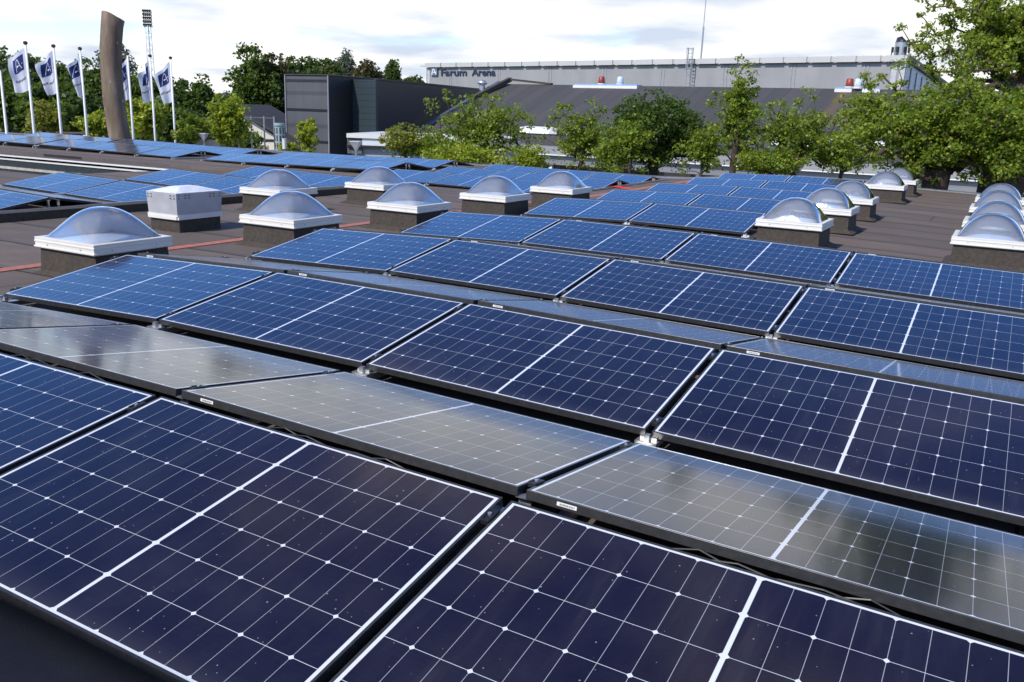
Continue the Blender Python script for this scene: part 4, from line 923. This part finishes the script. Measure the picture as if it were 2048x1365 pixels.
# ------------------------------------------------------------------ TREES
def tree_geo(seed, H, tr, base, R3, zc, nclump, nleaf, ls, cr, lobes=.35, top_sparse=False, droop=0., cone=0.):
    """returns (bark MB, leaf verts, leaf faces); crown = uneven cloud of leaf clumps on a branching skeleton"""
    rg = np.random.RandomState(seed); ph = rg.rand(6)*6.28
    P = []
    while len(P) < nclump:
        d = rg.normal(size=3); d /= np.linalg.norm(d); r = rg.rand()**(1/2.4)
        t = math.atan2(d[1], d[0]); e = math.asin(d[2])
        lob = 1-lobes+lobes*(.5+.5*math.sin(3*t+ph[0]+2*e))*1.0+lobes*.55*math.sin(5*t+ph[1])*math.cos(4*e+ph[2])
        p = d*r*lob; 
        if cone: p[:2] *= max(.12, 1-cone*(p[2]*.5+.5))
        p = p*np.array(R3)+np.array([0, 0, zc])
        if p[2] < base*.75: continue
        P.append(p)
    P = np.array(P); P = P[np.argsort(np.linalg.norm(P-np.array([0, 0, base]), axis=1))]
    nodes = [np.array([0, 0, 0.])]; par = [-1]; ntr = 7; bend = rg.normal(size=2)*.04*H
    ztop = min(zc+R3[2]*.55, H*.9)
    for k in range(1, ntr+1):
        f = k/ntr; nodes.append(np.array([bend[0]*f*f+rg.normal()*.012*H, bend[1]*f*f+rg.normal()*.012*H, ztop*f])); par.append(k-1)
    tips = []
    N = np.array(nodes)
    for p in P:
        ok = N[:, 2] > base*.55; dd = np.linalg.norm(N-p, axis=1)+.6*np.maximum(0, N[:, 2]-p[2])+np.where(ok, 0, 1e3)
        i = int(np.argmin(dd)); a = N[i]; L_ = np.linalg.norm(p-a); ns = max(1, min(4, int(L_/(R3[0]*.16))))
        last = i; new = []
        for s_i in range(1, ns+1):
            f = s_i/ns; q = a+(p-a)*f+rg.normal(size=3)*L_*.05*(1 if s_i < ns else 0); q[2] += L_*.10*math.sin(f*math.pi)*(1-droop*2)
            new.append(q); nodes.append(q); par.append(last); last = len(nodes)-1
        N = np.vstack([N]+[np.array(new)]); tips.append(last)
    cnt = np.zeros(len(nodes)); 
    for t_ in tips: cnt[t_] += 1
    for k in range(len(nodes)-1, 0, -1): cnt[par[k]] += cnt[k]
    rmin = tr*.035; rad_ = np.maximum(rmin, tr*(cnt/max(1, cnt[0]))**.48); rad_[0] = tr*1.25
    mb = MB()
    for k in range(1, len(nodes)):
        p0, p1 = nodes[par[k]], nodes[k]; r0 = min(rad_[par[k]], rad_[k]*1.5 if par[k] != k-1 or k > ntr else 9); big = rad_[k] > tr*.15
        mb.tube([p0, p1], [float(r0), float(rad_[k])], 9 if big else 4, False)
    n = len(P)*nleaf; ci = np.repeat(np.arange(len(P)), nleaf); cs = cr*(.6+.8*rg.rand(len(P)))[ci]
    off = rg.normal(size=(n, 3)); off /= np.linalg.norm(off, axis=1)[:, None]; off *= (rg.rand(n)**.5*cs)[:, None]; off[:, 2] *= .62
    c = P[ci]+off; c[:, 2] -= droop*np.abs(off[:, 0])
    nr = rg.normal(size=(n, 3))*.75+np.array([0, 0, .75])+off/np.maximum(.05, cs)[:, None]*.5; nr /= np.linalg.norm(nr, axis=1)[:, None]
    u = np.cross(nr, rg.normal(size=(n, 3))); u /= np.linalg.norm(u, axis=1)[:, None]; v = np.cross(nr, u); s_ = (ls*(.6+.8*rg.rand(n)))[:, None]
    V = np.stack([c-u*s_*.5, c-v*s_*.33+nr*s_*.06, c+u*s_*.5, c+v*s_*.33+nr*s_*.06], 1).reshape(-1, 3)
    return mb, V
def quad_mesh(name, V, mat):
    me = bpy.data.meshes.new(name); nq = len(V)//4
    me.vertices.add(len(V)); me.vertices.foreach_set('co', V.astype(np.float32).ravel()); me.loops.add(nq*4); me.loops.foreach_set('vertex_index', np.arange(nq*4, dtype=np.int32))
    me.polygons.add(nq); me.polygons.foreach_set('loop_start', np.arange(0, nq*4, 4, dtype=np.int32)); me.polygons.foreach_set('loop_total', np.full(nq, 4, np.int32)); me.update(calc_edges=True); me.materials.append(mat); return me
def tree(name, px_, D_, top, halfw, crown_bot, mat, seed, label, group=None, nclump=240, nleaf=34, ls=.14, cr=.38, lobes=.35, trunk=.16, depth=1., droop=0., cone=0., cat='tree', ref_y=250):
    halfw *= 1.18; nclump = int(nclump*1.35); cr *= .84
    if D_ < 45: nleaf = int(nleaf*1.6); ls *= .78
    if 32 < D_ < 45 and 900 < px_ < 1700: halfw *= 1.10; nclump = int(nclump*1.3); nleaf = int(nleaf*.72)
    b = atd(px_, ref_y, D_); k_ = D_/1749; zt_ = atd(px_, top, D_).z; zb_ = atd(px_, crown_bot, D_).z
    zb_ = max(zb_, -3.4); H = zt_+4.1; hw = halfw*k_; rz3 = (zt_-zb_)/2; zc_ = (zt_+zb_)/2+4.1
    bm, V = tree_geo(seed, H, trunk, zb_+4.1, (hw, hw*depth, rz3), zc_, nclump, nleaf, ls, cr, lobes, droop=droop, cone=cone)
    r = empty(name, (b.x, b.y, -4.1), label=label, cat=cat, group=group)
    bm.build('trunk', MAT['bark'], r, smooth=True)
    o = bpy.data.objects.new('crown', quad_mesh('crown', V, LF[mat])); col.objects.link(o); o.parent = r; return r
# row in front of the hall
G1 = 'young oaks in front of the sports hall'
tree('oak_tree', 968, 37, 172, 122, 345, 'oak', 11, 'open crowned oak with bare top twigs left of centre', G1, 190, 26, .15, .36, .65, .13, cone=.3)
tree('oak_tree', 935, 35, 285, 70, 350, 'yel', 12, 'low yellow green bush tree below the leftmost oak', G1, 90, 30, .15, .36, .3, .06)
tree('oak_tree', 808, 40, 238, 50, 320, 'ora', 13, 'small orange tinged tree before the white annex', G1, 90, 26, .15, .36, .5, .07)
tree('oak_tree', 880, 40, 265, 60, 330, 'oak', 14, 'low green tree between annex and open oak', G1, 110, 26, .15, .36, .4, .07)
tree('sapling', 1062, 33, 284, 36, 350, 'yel', 15, 'small bright sapling before the hall windows', None, 50, 26, .13, .26, .6, .035)
tree('oak_tree', 1172, 38, 200, 76, 350, 'oak', 16, 'medium green oak left of the dense dark tree', G1, 135, 28, .15, .34, .6, .10, cone=.25)
tree('oak_tree', 1318, 36, 192, 78, 335, 'dark', 17, 'dense dark green tree in the middle of the row', G1, 330, 44, .16, .42, .3, .20)
tree('oak_tree', 1262, 34, 222, 44, 345, 'oak', 27, 'bright slim oak in front of the dense dark tree', G1, 90, 28, .15, .32, .6, .09)
tree('oak_tree', 1475, 37, 116, 70, 345, 'oak', 18, 'tallest oak of the row with a thin bare topped leader', G1, 170, 26, .15, .32, .7, .13, cone=.8)
tree('oak_tree', 1415, 34, 240, 40, 352, 'oak', 28, 'slender bright oak right of the dark tree', G1, 80, 26, .14, .30, .6, .05)
tree('oak_tree', 1598, 37, 188, 128, 345, 'oak', 19, 'wide spreading oak with dark limbs behind the cone lamp', G1, 190, 26, .15, .34, .7, .20, cone=.2)
tree('oak_tree', 1690, 38, 262, 62, 350, 'oak', 33, 'low spreading oak between the wide oak and the big right oaks', G1, 130, 28, .14, .34, .5, .07)
tree('oak_tree', 1235, 36, 272, 50, 352, 'oak', 34, 'low oak filling the gap left of the dense dark tree', G1, 90, 28, .14, .34, .5, .06)
tree('oak_tree', 1545, 35, 300, 60, 352, 'oak', 29, 'low green undergrowth tree left of the cone lamp', G1, 100, 28, .14, .34, .4, .05)
# the big oak at the right edge
tree('big_oak', 1893, 27.5, 150, 165, 372, 'oak', 20, 'big oak with a thick trunk standing past the roof corner', None, 560, 40, .125, .33, .5, .36, .8)
tree('big_oak', 1990, 30, -110, 172, 262, 'oak', 21, 'taller oak reaching out of the picture at the top right', None, 440, 34, .13, .32, .72, .30, .8)
tree('big_oak', 2045, 27, 150, 110, 385, 'oak', 31, 'leafy low oak crown at the extreme right edge', None, 330, 38, .125, .33, .45, .22, .8)
# trees beyond the flags
G2 = 'dense trees behind the flagpoles'
BT = [(15, 95, 88, 80, 'far', 'broad green tree at the far left behind the bare pole'), (75, 92, 100, 70, 'far', 'tall green tree behind the widest flag'), (140, 90, 122, 62, 'dark', 'dark tree between second and third flags'),
      (190, 88, 130, 55, 'dark', 'dark tree just left of the brown column'), (241, 110, 66, 46, 'gry', 'tall grey green poplar behind the brown column'), (290, 92, 140, 50, 'dark', 'dark tree right of the brown column'),
      (350, 92, 158, 58, 'dark', 'dark tree behind the rightmost flag'), (408, 95, 155, 42, 'dark', 'dark pointed tree right of the flags'), (40, 84, 150, 60, 'dark', 'dark lower tree behind the two left poles'), (110, 82, 165, 70, 'dark', 'dark lower tree behind the board fence'),
      (510, 104, 88, 44, 'dark', 'tallest dark tree left of the tower'), (548, 106, 102, 44, 'brn', 'brownish dark tree touching the tower'), (580, 108, 102, 34, 'dark', 'dark pointed tree rising behind the tower corner'),
      (618, 120, 112, 30, 'far', 'thin topped tree above the tower roof'), (655, 100, 118, 30, 'far', 'round green tree top over the tower'), (690, 120, 97, 28, 'gry', 'grey green poplar above the dark building'),
      (735, 105, 122, 34, 'brn', 'round olive tree top above the dark building'), (786, 125, 120, 20, 'far', 'narrow conifer top above the dark building'), (825, 120, 150, 32, 'far', 'low green tree top left of the arena'),
      (330, 80, 195, 60, 'dark', 'low dark tree behind the right flags'), (470, 110, 178, 50, 'gry', 'pale hazy tree far behind the willow'), (625, 128, 130, 40, 'far', 'low green tree behind the tower roof')]
for k, (x, D_, top, hw, mt, lab) in enumerate(BT):
    tree('tree', x, D_, top, hw, 292 if x < 600 else 215, mt, 100+k, lab, G2, 330 if hw > 40 else 200, 30, .40 if mt != 'gry' else .30, .95, .4, .35, .8, cone=.75 if 'conifer' in lab or 'pointed' in lab else (.35 if mt == 'gry' else .1), droop=.1)
tree('young_tree', 88, 62, 198, 32, 278, 'ora', 140, 'small orange and yellow tree by the board fence', None, 90, 28, .22, .45, .5, .07)
tree('young_tree', 192, 58, 219, 28, 280, 'yel', 141, 'bright yellow green bush tree left of the brown column', None, 90, 30, .22, .42, .4, .07)
tree('young_tree', 285, 60, 182, 36, 290, 'yel', 142, 'bright yellow green tree right of the brown column', None, 130, 28, .22, .45, .5, .08)
tree('young_tree', 382, 56, 220, 30, 292, 'oak', 143, 'airy green sapling left of the cone lamp by the willow', None, 80, 26, .20, .36, .5, .06)
tree('willow', 458, 58, 185, 34, 296, 'yel', 144, 'pale feathery willow left of the hedge', None, 190, 34, .20, .42, .35, .10, droop=.5)
tree('ivy_sapling', 617, 50, 222, 19, 318, 'yel', 145, 'narrow bright sapling standing before the tower front', None, 60, 26, .17, .28, .4, .05)
tree('ivy_sapling', 574, 50, 282, 16, 318, 'yel', 146, 'tiny bright bush beside the round turret', None, 26, 24, .17, .28, .4, .03)
hb = atd(485, 290, 66); m_, V = tree_geo(9, 3, .05, .3, (2.4, 1.2, 1.35), 1.6, 160, 34, .2, .4, .15)
r = empty('hedge', (hb.x, hb.y, -4.1), label='clipped dark green hedge in front of the chalet', cat='hedge'); r.location.z = hb.z-1.9
m_.build('trunk', MAT['bark'], r); o = bpy.data.objects.new('crown', quad_mesh('crown', V, LF['dark'])); col.objects.link(o); o.parent = r
# bush twig poking out of the light well
tb = atz(12, 352, -.6); m_, V = tree_geo(5, 3.4, .03, 1.5, (.42, .42, .45), 3.35, 26, 12, .06, .10, .5)
r = empty('bush', (tb.x, tb.y, -4.1), label='small leafy bush top rising out of the light well', cat='bush'); m_.build('trunk', MAT['bark'], r); o = bpy.data.objects.new('crown', quad_mesh('crown', V, LF['dark'])); col.objects.link(o); o.parent = r
# far wood closing the horizon
rg = np.random.RandomState(77); n = 90000; azs = rg.rand(n)*rad(130)-rad(95); D_ = 190+rg.rand(n)*60
hh = 7+2.5*np.sin(azs*9)+2*np.sin(azs*23+1); c = np.stack([CAM.x+np.sin(azs)*D_, CAM.y+np.cos(azs)*D_, -4.1+hh*rg.rand(n)**.6], 1)
nr = rg.normal(size=(n, 3)); nr /= np.linalg.norm(nr, axis=1)[:, None]; u = np.cross(nr, rg.normal(size=(n, 3))); u /= np.linalg.norm(u, axis=1)[:, None]; v = np.cross(nr, u); s_ = (.9*(.6+.8*rg.rand(n)))[:, None]
V = np.stack([c-u*s_, c-v*s_, c+u*s_, c+v*s_], 1).reshape(-1, 3)
o = bpy.data.objects.new('far_wood', quad_mesh('far_wood', V, LF['far'])); col.objects.link(o); tag(o, 'distant green wood along the horizon', 'wood', kind='stuff')
